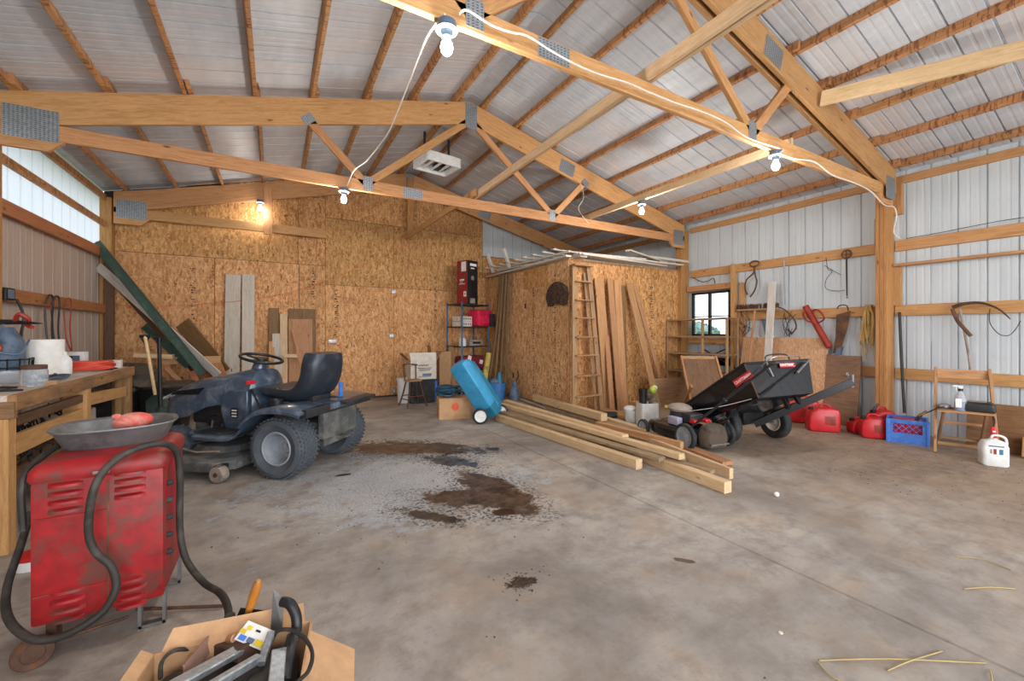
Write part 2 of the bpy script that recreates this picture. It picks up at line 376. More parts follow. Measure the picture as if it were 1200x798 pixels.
def concrete():
    m = Mat('dirty_concrete'); v = m.coord(kind='Object', rnd=False)
    n1 = m.noise(v, .9, 6, .62, .4); n2 = m.noise(v, 5, 6, .7); n3 = m.noise(v, 42, 4, .7)
    c = m.ramp(n1, [(.30, hexc('77716b')), (.48, hexc('9f9891')), (.66, hexc('bcb5ac'))])
    c = m.mix(m.ramp(n2, [(.45, (0, 0, 0, 1)), (.66, (.7, .7, .7, 1))]), c, hexc('7a6f65'))
    c = m.mix(m.ramp(n3, [(.55, (0, 0, 0, 1)), (.8, (.5, .5, .5, 1))]), c, hexc('6a625b'))
    sep = m.n('SeparateXYZ'); m.l(v, sep.inputs[0])
    # soil tracked in along the right wall and around the pile of boards
    px = m.math('ADD', sep.outputs[0], m.math('MULTIPLY', m.math('SUBTRACT', m.noise(v, 1.1, 5, .65), .5), 3.2))
    soil = m.n('MapRange'); soil.inputs[1].default_value = 3.0; soil.inputs[2].default_value = 5.0; m.l(px, soil.inputs[0])
    c = m.mix(m.math('MULTIPLY', soil.outputs[0], .7), c, m.ramp(m.noise(v, 9, 5, .7), [(.35, hexc('77604c')), (.65, hexc('a58a6e'))]))
    c = m.mix(m.ramp(m.noise(v, 1.7, 6, .7), [(.48, (0, 0, 0, 1)), (.68, (.55, .55, .55, 1))]), c, hexc('a58f78'))
    # tyre-dark streaks running across
    stv = m.coord((.35, 2.2, 1), rnd=False, rot=(0, 0, -.25)); sk = m.noise(stv, 2.2, 5, .65)
    c = m.mix(m.ramp(sk, [(.52, (0, 0, 0, 1)), (.75, (.45, .45, .45, 1))]), c, hexc('6d6967'))
    rough_f = .72
    wn = m.noise(v, 7.5, 8, .82); wn2 = m.noise(v, 2.2, 3, .6)
    def blob(cx, cy, rx, ry, rot, amp=1.0):
        mp = m.n('Mapping'); mp.vector_type = 'TEXTURE'; mp.inputs['Location'].default_value = (cx, cy, 0)
        mp.inputs['Rotation'].default_value = (0, 0, R(rot)); mp.inputs['Scale'].default_value = (rx, ry, 50)
        m.l(v, mp.inputs[0]); ln = m.n('VectorMath', operation='LENGTH'); m.l(mp.outputs[0], ln.inputs[0])
        d = m.math('ADD', ln.outputs['Value'], m.math('MULTIPLY', m.math('SUBTRACT', wn, .5), 4.0*amp))
        d = m.math('ADD', d, m.math('MULTIPLY', m.math('SUBTRACT', wn2, .5), 1.8*amp))
        mr = m.n('MapRange'); mr.inputs[1].default_value = 1.08; mr.inputs[2].default_value = .92; m.l(d, mr.inputs[0]); return mr.outputs[0]
    sp = m.noise(v, 34, 5, .75)
    def halo(cx, cy, rx, ry, rot, amp=1.0):
        k_ = blob(cx, cy, rx*1.28+.05, ry*1.45+.05, rot, amp)
        return m.math('MULTIPLY', k_, m.ramp(sp, [(.50, (0, 0, 0, 1)), (.56, (1, 1, 1, 1))]))
    pale = blob(*PALE); c = m.mix(m.math('MULTIPLY', pale, .55), c, m.ramp(m.noise(v, 60, 3, .7), [(.4, hexc('8f98a2')), (.6, hexc('c6cbd0'))]))
    wet = None
    for b_, cc in STAINS[:7]:
        c = m.mix(m.math('MULTIPLY', halo(*b_), .8), c, hexc('3a3735'))
    for b_, cc in STAINS:
        k = blob(*b_)
        c = m.mix(k, c, m.ramp(m.noise(v, 8, 7, .75), [(.40, hexc(cc[0])), (.60, hexc(cc[1]))]))
        wet = k if wet is None else m.math('MAXIMUM', wet, k)
    m.col(c)
    m.l(m.math('MULTIPLY_ADD', wet, -.32, rough_f), m.b.inputs['Roughness'])
    m.bump(m.math('ADD', m.math('MULTIPLY', n3, .5), n2), .25, .006); return m.m
PALE = (.95, 3.55, .95, .75, -15, 1.2)
STAINS = []
def st(px, py, qx, qy, wid, cc, amp=1.0):
    a, b = ZP(px, py), ZP(qx, qy); d = b-a
    STAINS.append((((a.x+b.x)/2, (a.y+b.y)/2, d.length/2, wid, math.degrees(math.atan2(d.y, d.x)), amp), cc))
D1, D2, D3 = ('231e1b', '4d433b'), ('33271e', '655041'), ('26282d', '585d66')
st(408, 523, 560, 527, .22, D1, .9); st(500, 535, 562, 546, .12, D3, .8); st(440, 522, 515, 530, .2, D2, .8)
st(540, 552, 625, 600, .17, D2, .55); st(495, 582, 600, 585, .17, D2, .6); st(470, 598, 545, 612, .06, D1, .9)
st(575, 600, 602, 600, .05, ('2b1c10', '4a2f1a'), .5); st(392, 558, 412, 555, .03, D1, .6); st(568, 526, 588, 526, .06, D1, 1.0)
st(595, 684, 625, 680, .03, D1, 1.6); st(790, 655, 815, 659, .02, ('4a3a2e', '5c4a3c'), .7)
M['floor'] = concrete()
# ------------------------------------------------------------ geometry of the building
XR, XL, YB, XM = 6.91, -2.16, 8.22, 2.31        # right and left siding, back wall, ridge line
YF = -3.6                                       # front gable, behind the photographer
SL = .253
def ztop(x): return 4.37-SL*abs(x-XM)           # top of the trusses
def zroof(x): return ztop(x)+.095
Y1, Y2, Y3 = 5.14, 2.12, 8.03                   # the three trusses
# floor: one slab with a sawn joint along it
JX = 2.38
m = MB(); xs = [XL-.1, JX-.009, JX, JX+.009, XR+.1]
for i in range(4):
    z0, z1 = (0 if i != 2 else -.012), (0 if i != 1 else -.012)
    m.add([(xs[i], YF-.3, z0), (xs[i+1], YF-.3, z1), (xs[i+1], YB+.3, z1), (xs[i], YB+.3, z0)], [(0, 1, 2, 3)])
m.box(((XL+XR)/2, (YB+YF)/2, -.1), (XR-XL+.6, YB-YF+.6, .15))
floor = ob('floor', m, M['floor'], kind='structure', smooth=False)
g = MB().box((0, 0, -.2), (160, 160, .1))
ob('ground', g, plain('grass_ground', '5f7045', .9, c2='7c7a55'), kind='structure', smooth=False)

def ribbed(W, L, top=None, cut=None, ribs=4, inward=1, ends=None):
    """corrugated sheet: x across (0..W), z along (0..L or 0..top(x)); majors every W/ribs"""
    p = W/ribs; prof = []
    for i in range(ribs):
        b = i*p
        prof += [(b+.000, -.019), (b+.006, -.019), (b+.011, 0), (b+.075, 0), (b+.083, -.002), (b+.097, -.002), (b+.105, 0), (b+.150, 0), (b+.158, -.002), (b+.172, -.002), (b+.180, 0), (b+p-.010, 0)]
    prof += [(W-.0005, -.019)]
    vs = []; fs = []
    for i, (x, d) in enumerate(prof):
        t = top(x) if top else L
        vs += [(x, d*inward, 0), (x, d*inward, t)]
    for i in range(len(prof)-1): fs.append((2*i, 2*i+2, 2*i+3, 2*i+1))
    return MB().add(vs, fs)
PW = .9144
def mesh_of(mb, mat, name, smooth=False):
    me = bpy.data.meshes.new(name); me.from_pydata(mb.v, [], mb.f); me.materials.append(mat)
    return me
def put(name, me, mat4, parent, **k):
    o = bpy.data.objects.new(name, me); C.objects.link(o); o.matrix_basis = mat4; o.parent = parent; return tag(o, **k)
def axes(ux, uy, uz, p):
    M_ = Matrix((Vector(ux), Vector(uy), Vector(uz))).transposed().to_4x4(); M_.translation = Vector(p); return M_

def wall_root(name):
    o = bpy.data.objects.new(name, None); C.objects.link(o); return tag(o, kind='structure')
wr = wall_root('wall_right'); wl = wall_root('wall_left'); wb = wall_root('wall_back'); wf = wall_root('wall_front')
ce = wall_root('ceiling')
NS = 13
me_r = mesh_of(ribbed(PW, 3.32), M['siding'], 'siding_sheet')
WY0, WY1, WZ0, WZ1 = 4.34, 5.10, 1.19, 2.00       # window hole
for i in range(NS):
    y = YB-i*PW
    # right wall: x axis of sheet runs towards -Y, ribs stand outwards
    if y > WY0 and y-PW < WY1:
        lo = mesh_of(ribbed(PW, WZ0), M['siding'], 'siding_sheet'); hi = mesh_of(ribbed(PW, 3.32-WZ1), M['siding'], 'siding_sheet')
        put('siding_sheet', lo, axes((0, -1, 0), (-1, 0, 0), (0, 0, 1), (XR, y, 0)), wr)
        put('siding_sheet', hi, axes((0, -1, 0), (-1, 0, 0), (0, 0, 1), (XR, y, WZ1)), wr)
        for a, b in ((y, WY1), (WY0, y-PW)):
            if a-b > .02:
                mm = MB().add([(XR, a, WZ0), (XR, b, WZ0), (XR, b, WZ1), (XR, a, WZ1)], [(0, 1, 2, 3)])
                ob('siding_strip', mm, M['siding'], wr)
    else: put('siding_sheet', me_r, axes((0, -1, 0), (-1, 0, 0), (0, 0, 1), (XR, y, 0)), wr)
me_l = mesh_of(ribbed(PW, 2.40), M['leftsiding'], 'siding_sheet'); me_s = mesh_of(ribbed(PW, .97), M['skylight'], 'translucent_sheet')
for i in range(NS):
    y = YB-(i+1)*PW
    put('siding_sheet', me_l, axes((0, 1, 0), (1, 0, 0), (0, 0, 1), (XL, y, 0)), wl)
    put('translucent_sheet', me_s, axes((0, 1, 0), (1, 0, 0), (0, 0, 1), (XL, y, 2.38)), wl, label='white translucent light panel')
# roof sheets run down the slope
Lr = math.hypot(XR+.25-XM, SL*(XR+.25-XM)); sa = math.atan(SL)
me_roof = mesh_of(ribbed(PW, Lr), M['roof'], 'roof_sheet')
zr = 4.37+.097
for i in range(NS):
    y = YB+.05-i*PW
    put('roof_sheet', me_roof, axes((0, -1, 0), (-math.sin(sa), 0, -math.cos(sa)), (math.cos(sa), 0, -math.sin(sa)), (XM, y, zr)), ce)
    put('roof_sheet', me_roof, axes((0, 1, 0), (math.sin(sa), 0, -math.cos(sa)), (-math.cos(sa), 0, -math.sin(sa)), (XM, y-PW, zr)), ce)
m = MB().add([(XM-.15, YF-.2, zr+.0), (XM, YF-.2, zr+.04), (XM+.15, YF-.2, zr), (XM-.15, YB+.2, zr), (XM, YB+.2, zr+.04), (XM+.15, YB+.2, zr)], [(0, 1, 4, 3), (1, 2, 5, 4)])
ob('ridge_cap', m, M['roof'], ce, smooth=False)
# purlins, butted bay by bay and staggered where they lap at a truss
bays = [(YF, -.88), (-.88, Y2), (Y2, Y1), (Y1, YB-.02)]
for side, xsn in ((1, [2.5, 3.05, 3.65, 4.25, 4.85, 5.45, 6.05, 6.62]), (-1, [2.12, 1.53, .96, .39, -.17, -.74, -1.32, -1.9])):
    for x in xsn:
        for bi, (a, b) in enumerate(bays):
            dx = .02 if bi % 2 else -.02; lap = .12
            bow = random.uniform(-.012, .012)
            z = ztop(x+dx)+.047
            timber('purlin', (x+dx, a-lap*(bi > 0), z), (x+dx+bow, b+(lap if bi < 3 else 0), z), .038, .089, M['purlin'], ce, up=(side*SL, 0, 1))
# posts
def post(x0, y, sgn, top=3.2, mat='post'):
    r = thing('post', PL.pop(0), 'post', (x0+sgn*.11, y, 0), group=None)
    for k in (-1, 0, 1):
        timber('ply', (0, k*.040, 0), (0, k*.040, top), .038, .22, M[mat], r, up=(1, 0, 0))
    return r
PL = ['three-ply wooden post near the middle of the right wall beside the blue crate',
      'three-ply wooden post behind the enclosure corner left of the window',
      'wooden post at the far left edge of the photo by the black switch box',
      'wooden corner post where the tan siding meets the chipboard back wall']
post(6.66, Y2+.09, 1); post(6.66, Y1+.1, 1); post(-2.035, Y1+.1, -1)
r = thing('post', PL.pop(0), 'post', (-2.08, YB-.12, 0))
timber('ply', (-.01, 0, 0), (-.01, 0, 3.2), .13, .13, M['post'], r, up=(1, 0, 0))
timber('ply', (.035, -.085, 0), (.035, -.085, 2.31), .11, .04, M['darkpost'], r, up=(0, 1, 0), label='dark brown lower board on the post face')
# girts
XG = 6.888
def girt(z0, z1, a, b, x=XG, root=wr, mat='girt', t=.04, name='girt'):
    return timber(name, (x, a, (z0+z1)/2), (x, b, (z0+z1)/2), t, z1-z0, M[mat], root)
for z0, z1 in ((2.29, 2.425), (1.47, 1.605), (.67, .805)):
    for a, b in ((YF, -.9), (-.9, Y2+.02), (Y2+.16, Y1)):
        if z0 < 2 and a > 2 and False: continue
        if z0 == 1.47 and a > 2: b = 4.20
        girt(z0, z1, a, b)
for a, b in ((YF, -.9), (-.9, Y2+.02), (Y2+.16, Y1), (Y1+.16, YB-.1)):
    girt(3.14, 3.235, a, b, name='eave_beam')
girt(2.093, 2.125, .0, Y2+.02, x=6.85, t=.09, name='shelf_rail')
timber('block', (6.87, Y2+.0, 2.09), (6.87, Y2+.0, 1.60), .09, .04, M['girt'], wr, up=(1, 0, 0))
timber('block', (6.87, Y2-.01, 3.14), (6.87, Y2-.01, 2.75), .09, .06, M['girt'], wr, up=(1, 0, 0))
timber('block', (6.87, Y2+.20, 2.75), (6.87, Y2+.20, 2.28), .05, .04, M['girt'], wr, up=(1, 0, 0))
# studs and boards round the window
timber('stud', (6.80, 4.23, 0), (6.80, 4.23, 2.42), .05, .13, M['girt'], wr, up=(1, 0, 0))
timber('stud', (6.87, 4.12, 1.0), (6.87, 4.12, 2.1), .09, .04, M['girt'], wr, up=(1, 0, 0))
girt(2.02, 2.12, 4.28, 5.16, x=6.85, t=.10, name='header_board')
girt(1.05, 1.15, 4.28, 5.16, x=6.86, t=.06, name='sill_board')
girt(.67, .805, 4.25, 5.14)
XGL = -2.10
for z0, z1, mt in ((2.318, 2.45, 'redgirt'), (1.537, 1.66, 'redgirt'), (2.77, 2.85, 'purlin'), (3.147, 3.235, 'purlin'), (.70, .83, 'redgirt')):
    for a, b in ((YF, -.9), (-.9, Y2), (Y2+.02, Y1), (Y1+.15, YB-.19)):
        timber('girt', (XGL, a, (z0+z1)/2), (XGL, b, (z0+z1)/2), .04, z1-z0, M[mt], wl)
# back wall: chipboard sheets
def zcap(x): return zroof(x)-.005
def bsheet(x0, x1, z0, z1, mat='osb', y=YB):
    pts = [(x0, z0), (x1, z0)]
    if z1 is None:
        pts.append((x1, zcap(x1)))
        if x0 < XM < x1: pts.append((XM, zcap(XM)))
        pts.append((x0, zcap(x0)))
    else: pts += [(x1, min(z1, zcap(x1))), (x0, min(z1, zcap(x0)))]
    g_ = .0035; cx = sum(p[0] for p in pts)/len(pts)
    q = [(x+(g_ if x < cx else -g_), z+(g_ if z == z0 else -g_)) for x, z in pts]
    Mx = Matrix.Translation((x0, y, z0)); q = [(x-x0, z-z0) for x, z in q]
    return ob('osb_sheet', MB().prism(q, 0, .012+random.uniform(0, .003)), M[mat], wb, M=Mx, smooth=False)
bk = MB().prism([(XL, 0), (XR, 0), (XR, zcap(XR)), (XM, zcap(XM)), (XL, zcap(XL))], YB+.02, YB+.05)
ob('backing_board', bk, M['ink'], wb, smooth=False)
for a in ((-2.04, -.835, .03, 2.466), (-.835, .385, .03, 2.466), (.385, .81, .03, 2.466), (.81, 2.05, .03, 2.13), (2.05, 3.27, .03, 2.13), (3.27, 4.06, .03, 2.466), (4.06, 5.28, .03, 2.466), (5.28, 6.5, .03, 2.466)): bsheet(*a)
for a in ((-2.04, .37, 2.466, 3.69), (.37, .81, 2.466, 3.69), (.81, 2.05, 2.13, 3.35), (2.05, 3.27, 2.13, 3.35), (3.27, 3.98, 2.466, 3.35), (3.98, 5.2, 2.466, 2.93), (5.2, 6.4, 2.466, 2.93)): bsheet(*a, mat='osbh')
for a in ((.37, .81, 3.69, None), (-1.2, .37, 3.69, None), (.81, 2.31, 3.35, None), (2.31, 3.98, 3.35, None)): bsheet(*a, mat='osbh')
# grey-white steel above the enclosure
for i in range(4):
    x = 3.98+i*.76
    mm = ribbed(.76, 1, top=lambda u, x=x: max(.05, zcap(x+u)-2.95), ribs=3)
    ob('siding_sheet', mm, M['siding'], wb, M=axes((1, 0, 0), (0, -1, 0), (0, 0, 1), (x, YB, 2.94)), smooth=False)
# dark painted print bands on the sheets (unreadable mill stamps)
def stamp(parent, x, z0, z1, y, ax='x', wdt=.085, seed=1, mat='ink'):
    rn = random.Random(seed); mb = MB(); z = z0
    while z < z1:
        h = rn.uniform(.02, .045)
        if rn.random() < .8:
            for c_ in range(rn.choice((1, 2, 2, 3))):
                u = rn.uniform(-wdt/2, wdt/2-.02); wv = rn.uniform(.010, .035)
                hh = h*rn.uniform(.25, .7)
                if ax == 'x': mb.box((x+u+wv/2, y, z+h/2), (wv, .001, hh))
                else: mb.box((y, x+u+wv/2, z+h/2), (.001, wv, hh))
        z += h*1.15
    return ob('mill_stamp', mb, M[mat], parent, smooth=False)
stamp(wb, -1.12, 1.35, 2.3, YB-.0012, seed=3); stamp(wb, .62, 1.75, 2.4, YB-.0012, seed=4); stamp(wb, .99, 1.0, 2.1, YB-.0012, seed=5)
stamp(wb, 2.9, 1.55, 2.4, YB-.0012, seed=15, wdt=.05)
# outlets screwed on the back wall
for px, py, lb in ((382+7, 400, 'grey double outlet box low on the chipboard back wall near the tractor seat'), (461, 342, 'small white outlet on the back wall near the orange string'), (458.5, 393.5, 'small grey outlet on a seam of the back wall right of the tractor'), (460, 458, 'small pale outlet just above the floor on the back wall')):
    p = YP(px, py, YB); b = thing('outlet', lb, 'outlet', (p.x, YB, p.z))
    s_ = 1.5 if px < 400 else .9
    ob('box', MB().box((0, -.02, 0), (.09*s_, .04, .07), ch=.005), M['galv'], b)
    ob('socket', MB().box((.02, -.043, 0), (.03, .006, .045), ch=.002), M['white_plastic'], b)
# front gable, behind the photographer, doors wide open
m = MB().prism([(XL, 3.1), (XR, 3.1), (XR, zcap(XR)), (XM, zcap(XM)), (XL, zcap(XL))], YF-.02, YF)
m.box((XL+.2, YF, 1.55), (.4, .02, 3.1)); m.box((XR-.2, YF, 1.55), (.4, .02, 3.1))
ob('siding_sheet', m, M['siding'], wf, smooth=False)

# ------------------------------------------------------------ trusses
def plate(parent, x, z, y, wd, ht, rot=0):
    r_ = MB(); Mx = Matrix.Translation((x, y, z)) @ Matrix.Rotation(rot, 4, 'Y')
    r_.box((0, 0, 0), (wd, .002, ht))
    p = ob('gusset_plate', r_, M['galv'], parent, M=Mx)
    t = MB(); nx, nz = max(3, int(wd/.026)), max(3, int(ht/.016))
    for i in range(nx):
        for j in range(nz):
            t.add([(-wd/2+(i+.3)*wd/nx, -.0016, -ht/2+(j+.25)*ht/nz), (-wd/2+(i+.75)*wd/nx, -.0016, -ht/2+(j+.25)*ht/nz), (-wd/2+(i+.75)*wd/nx, -.0016, -ht/2+(j+.62)*ht/nz), (-wd/2+(i+.3)*wd/nx, -.0016, -ht/2+(j+.62)*ht/nz)], [(0, 1, 2, 3)])
    o = ob('slots', t, M['tooth'], p, smooth=False, kind='stuff'); return p
def truss(label, y, ys=(0,), webs=True, back=False):
    t = thing('roof_truss', label, 'roof truss', (XM, y, 2.93), group=None)
    X0, X1 = -2.0-XM, 6.68-XM; zt = lambda x: ztop(x+XM)-2.93
    top_h = .286
    for dy in ys:
        for s in (-1, 1):
            xe = X0 if s < 0 else X1
            n_ = Vector((s*SL, 0, 1)).normalized()
            # plumb cut chord
            poly = [(0, zt(0)), (0, zt(0)-top_h/math.cos(sa)), (xe, zt(xe)-top_h/math.cos(sa)), (xe, zt(xe))]
            Mf, L = frame((0, dy, zt(0)), (xe, dy, zt(xe)), (0, 0, 1))
            inv = Mf.inverted(); q = [inv @ Vector((a, dy, b)) for a, b in poly]
            mb = MB().prism([(v.x, v.z) for v in q], -.019, .019)
            ob('top_chord', mb, M['truss'], t, M=Mf, bevel=.003)
    bc = timber('bottom_chord', (X0, 0, .07), (X1 if not back else -1.5, 0, .07), .038, .14, M['truss'], t)
    # heel wedges
    for s, xe in ((1, X0), (-1, X1))[:1 if back else 2]:
        Mx = Matrix.Translation((xe, 0, -.10)) if s > 0 else Matrix.Translation((xe, 0, -.10))
        ob('heel_wedge', MB().prism([(0, .0), (s*.30, 0), (s*.40, .10), (0, .10)], -.019, .019), M['truss'], t, M=Mx)
    if webs:
        hz = lambda x: zt(x)-top_h-.0
        for s in (-1, 1):
            timber('web', (s*1.36, 0, .09), (s*.06, 0, hz(0)+.0), .038, .089, M['truss'], t)
            timber('web', (s*1.36, 0, .09), (s*1.98, 0, hz(1.98)+.06), .038, .089, M['truss'], t)
            plate(t, s*1.34, .10, -.022, .11, .16); plate(t, s*1.98, hz(1.98)+.05, -.022, .13, .10, s*.7)
        plate(t, -.80 if not back else 0, .07, -.022, .24, .12)
    else:
        for x in (-2.4, 0):
            timber('stud', (x, -.03, -.04 if x else .15), (x, -.03, zt(x)-.1), .12, .04, M['post' if x == 0 else 'truss'], t, up=(0, 1, 0))
    yp = -.021+min(ys)
    plate(t, 0, zt(0)-.19, yp, .17, .34)
    plate(t, X0+.20, .12, yp, .34, .27)
    if not back: plate(t, X1-.17, .09, yp, .26, .27)
    plate(t, 1.62, zt(1.62)-.16, yp, .28, .20, sa)
    return t
truss('nearer overhead wooden truss crossing the top right, with the bare bulb at its left', Y2, ys=(-.03, .045))
truss('middle wooden truss whose top chord crosses the upper left of the photo', Y1)
truss('far wooden truss lying against the chipboard back wall', Y3, webs=False, back=True)
# long braces lying on the bottom chords
ZBR = 3.115
timber('ridge_brace', (2.33, Y2-.9, ZBR+.012), (2.38, 5.6, ZBR), .038, .089, M['lumber'], label='long pale brace board running down the middle over both trusses', cat='brace board')
timber('ridge_brace', (2.42, -1.5, ZBR+.03), (2.40, 3.0, ZBR+.03), .038, .089, M['lumber'], label='pale brace board lapped over the nearer truss at the top centre', cat='brace board')
timber('ridge_brace', (2.32, 5.0, ZBR), (2.25, 8.0, ZBR), .038, .089, M['truss'], label='orange brace board from the middle truss back to the far wall', cat='brace board')
timber('ridge_brace', (4.39, Y2+.02, ZBR), (4.39, 5.4, ZBR), .038, .089, M['lumber'], label='yellow brace board with a bare bulb under it, right of centre', cat='brace board')
timber('diagonal_brace', (4.735, Y2-.08, 3.59), (5.25, -.6, 3.24), .038, .14, M['lumber'], label='thick yellow diagonal brace from the nearer truss to the upper right edge', cat='brace board')

# ------------------------------------------------------------ window
wn = wall_root('window_1')
cy_, cz_ = (WY0+WY1)/2, (WZ0+WZ1)/2
fr = MB()
for z in (WZ0+.02, WZ1-.02): fr.box((6.89, cy_, z), (.05, WY1-WY0, .04))
for y in (WY0+.02, WY1-.02): fr.box((6.89, y, cz_), (.05, .04, WZ1-WZ0))
ob('window_frame', fr, M['black'], wn, bevel=.003, smooth=False)
ob('mullion', MB().box((6.89, 4.74, cz_), (.045, .045, WZ1-WZ0-.08)), M['black'], wn)
for y0_, y1_ in ((WY0+.04, 4.72), (4.76, WY1-.04)):
    ob('pane', MB().box((6.90, (y0_+y1_)/2, cz_), (.004, y1_-y0_, WZ1-WZ0-.08)), M['pane'], wn)
    ob('glazing_bar', MB().box((6.893, (y0_+y1_)/2, 1.55), (.02, y1_-y0_, .018)), M['black'], wn)
# trees seen through the window
def tree(x, y, h, wd, seed, label):
    rn = random.Random(seed); t = thing('tree', label, 'tree', (x, y, -.15), group='trees outside the window')
    ob('trunk', MB().tube([(0, 0, 0), (.1, 0, h*.3), (0, .1, h*.6)], [.3, .25, .15], 8), M['rust'], t)
    c = MB()
    for k in range(420):
        a = rn.uniform(0, 2*PI); b = math.acos(rn.uniform(-.7, 1)); rr = rn.uniform(.75, 1.05)
        p = Vector((math.cos(a)*math.sin(b)*wd*rr, math.sin(a)*math.sin(b)*wd*rr, h*.58+math.cos(b)*h*.42*rr))
        s_ = rn.uniform(.25, .6); d1 = Vector((rn.uniform(-1, 1), rn.uniform(-1, 1), rn.uniform(-1, 1))).normalized()*s_; d2 = d1.cross(Vector((rn.uniform(-1, 1), rn.uniform(-1, 1), rn.uniform(-1, 1)))).normalized()*s_
        c.add([p-d1, p+d2, p+d1, p-d2], [(0, 1, 2, 3)])
    c.ball((0, 0, h*.58), (wd*.85, wd*.85, h*.36), 12, 8)
    ob('foliage', c, M['leaf'], t, smooth=False, kind='stuff')
M['leaf'] = plain('hazed_leaves', '9db7a6', .9, c2='b9cbc4', nscale=2)  # greens paled to put distance haze into the leaf colour
for i, (x, y, h, w_) in enumerate(((62, 46, 3.0, 3.0), (66, 38, 3.9, 3.2), (60, 42.5, 2.3, 2.2), (64, 51, 2.8, 3.0), (68, 58, 3.2, 3.5), (67, 32, 2.6, 3))):
    tree(x, y, h, w_, i, ['round green tree far outside the left window pane', 'tallest green tree outside, between the two panes', 'small green bush outside the middle of the window', 'pale green tree outside at the left window edge', 'distant green tree past the left window edge', 'distant green tree outside at the right window edge'][i])

# ------------------------------------------------------------ enclosure in the back right corner
SX, SY_, SH = 4.07, 5.26, 2.42
shed = thing('enclosure', 'chipboard walled enclosure built in the back right corner', 'enclosure', (SX, SY_, 0))
def ssheet(p, ux, W, H, mat, nm='osb_sheet'):
    return sheet_board(nm, (p[0]-SX, p[1]-SY_, p[2]), ux, (0, 0, 1), W-.006, H-.006, .012, M[mat], shed)
y = SY_
for i, w_ in enumerate((1.22, 1.22, .50)):
    ssheet((SX, y+.003, .02), (0, 1, 0), w_, SH-.02, 'osb_pale'); y += w_
x = SX+.012
for i, w_ in enumerate((1.22, 1.22, .33)):
    ssheet((x+.003, SY_, .02), (1, 0, 0), w_, SH-.02, 'osb_gold'); x += w_
ob('corner_board', MB().box((.02, .02, SH/2), (.03, .03, SH)), M['girt'], shed)
ob('roof_deck', MB().box((1.38, 1.45, SH+.01), (2.75, 2.9, .02)), M['osb'], shed)
ssheet((SX-.014, SY_+.55, 2.06), (0, 1, 0), .8, .34, 'osbh', 'patch_sheet')
for k, (yy, z0, z1) in enumerate(((.36, .2, 2.4), (1.02, .15, 2.1))):
    stamp(shed, yy, z0, z1, -.0075, ax='y', seed=20+k, wdt=.05)
stamp(shed, 1.87, .9, 2.1, -.0075, seed=31, wdt=.08)
ob('knot_mark', MB().box((-.008, 1.3, 1.75), (.002, .06, .09)), M['ink'], shed)
ob('knot_mark', MB().box((-.008, 1.75, .42), (.002, .05, .1)), M['ink'], shed)
# ------------------------------------------------------------ shared builders
def T(x, y, t): return EYE + ray(x, y)*t        # point at depth t (metres along the lens axis)
RX = Matrix.Rotation(R(-90), 4, 'X')            # lathe axis z -> y
def wheel(parent, c, r, wd, rim, rimmat, tyremat, lugs=0, name='wheel', out=1, dish=.4, spokes=0):
    Mx = Matrix.Translation(c) @ RX
    h = wd/2; m = MB()
    prof = [(rim, -h*.75), (r*.80, -h), (r*.93, -h*.93), (r*.985, -h*.7), (r, -h*.3), (r, h*.3), (r*.985, h*.7), (r*.93, h*.93), (r*.80, h), (rim, h*.75)]
    m.rings([[(a*math.cos(2*PI*k/36), a*math.sin(2*PI*k/36), z) for k in range(36)] for a, z in prof], None, cap=False)
    m.rings([[(rim*math.cos(2*PI*k/36), rim*math.sin(2*PI*k/36), z) for k in range(36)] for z in (-h*.75, h*.75)], None, cap=False)
    if lugs:
        rows = 7 if wd > .15 else 4
        for i in range(lugs):
            for j in range(rows):
                a = 2*PI*(i+.5*(j % 2))/lugs; z = -h*.82+j*(1.64*h)/(rows-1)
                rr = r*.985 if abs(z) > h*.6 else r
                Lm = Matrix.Rotation(a, 4, 'Z') @ Matrix.Translation((rr, 0, z)) @ Matrix.Rotation(.5 if j % 2 else -.5, 4, 'X')
                m.box((0, 0, 0), (.009, PI*r/lugs*.95, wd/rows*.5), Lm)
    w_ = thing_part(name, parent, m, tyremat)
    w_.matrix_basis = Mx
    d = MB(); o_ = out
    d.lathe([(rim*1.02, o_*h*.80), (rim*.96, o_*h*.86), (rim*.90, o_*h*.80), (rim*.84, o_*h*(.75-dish*.6)), (rim*.66, o_*h*(.70-dish)), (rim*.50, o_*h*(.70-dish)), (rim*.42, o_*h*(.86-dish)), (rim*.20, o_*h*(.90-dish)), (.001, o_*h*(.90-dish))][::-1], 28, cap=False)
    if spokes:
        for k in range(spokes):
            d.box((rim*.6, 0, o_*h*(.78-dish)), (rim*.6, rim*.30, h*.14), Matrix.Rotation(2*PI*k/spokes, 4, 'Z'))
    ob('rim', d, rimmat, w_)
    ob('hub', MB().lathe([(rim*.2, 0), (rim*.2, o_*h*(1.0-dish)), (rim*.12, o_*h*(1.05-dish)), (.001, o_*h*(1.05-dish))], 14), rimmat, w_)
    return w_
def thing_part(name, parent, mb, mat, **k): return ob(name, mb, mat, parent, **k)
def text_on(parent, s, Mx, size, mat, name='lettering', bold=0.0):
    cu = bpy.data.curves.new('t', 'FONT'); cu.body = s; cu.size = size; cu.align_x = 'CENTER'; cu.align_y = 'CENTER'; cu.extrude = .0006; cu.offset = bold
    o = bpy.data.objects.new('t', cu); C.objects.link(o); bpy.context.view_layer.update()
    me = bpy.data.meshes.new_from_object(o); C.objects.unlink(o); bpy.data.objects.remove(o)
    me.materials.clear(); me.materials.append(mat)
    n = bpy.data.objects.new(name, me); C.objects.link(n); n.matrix_basis = Mx
    if parent: n.parent = parent
    return n

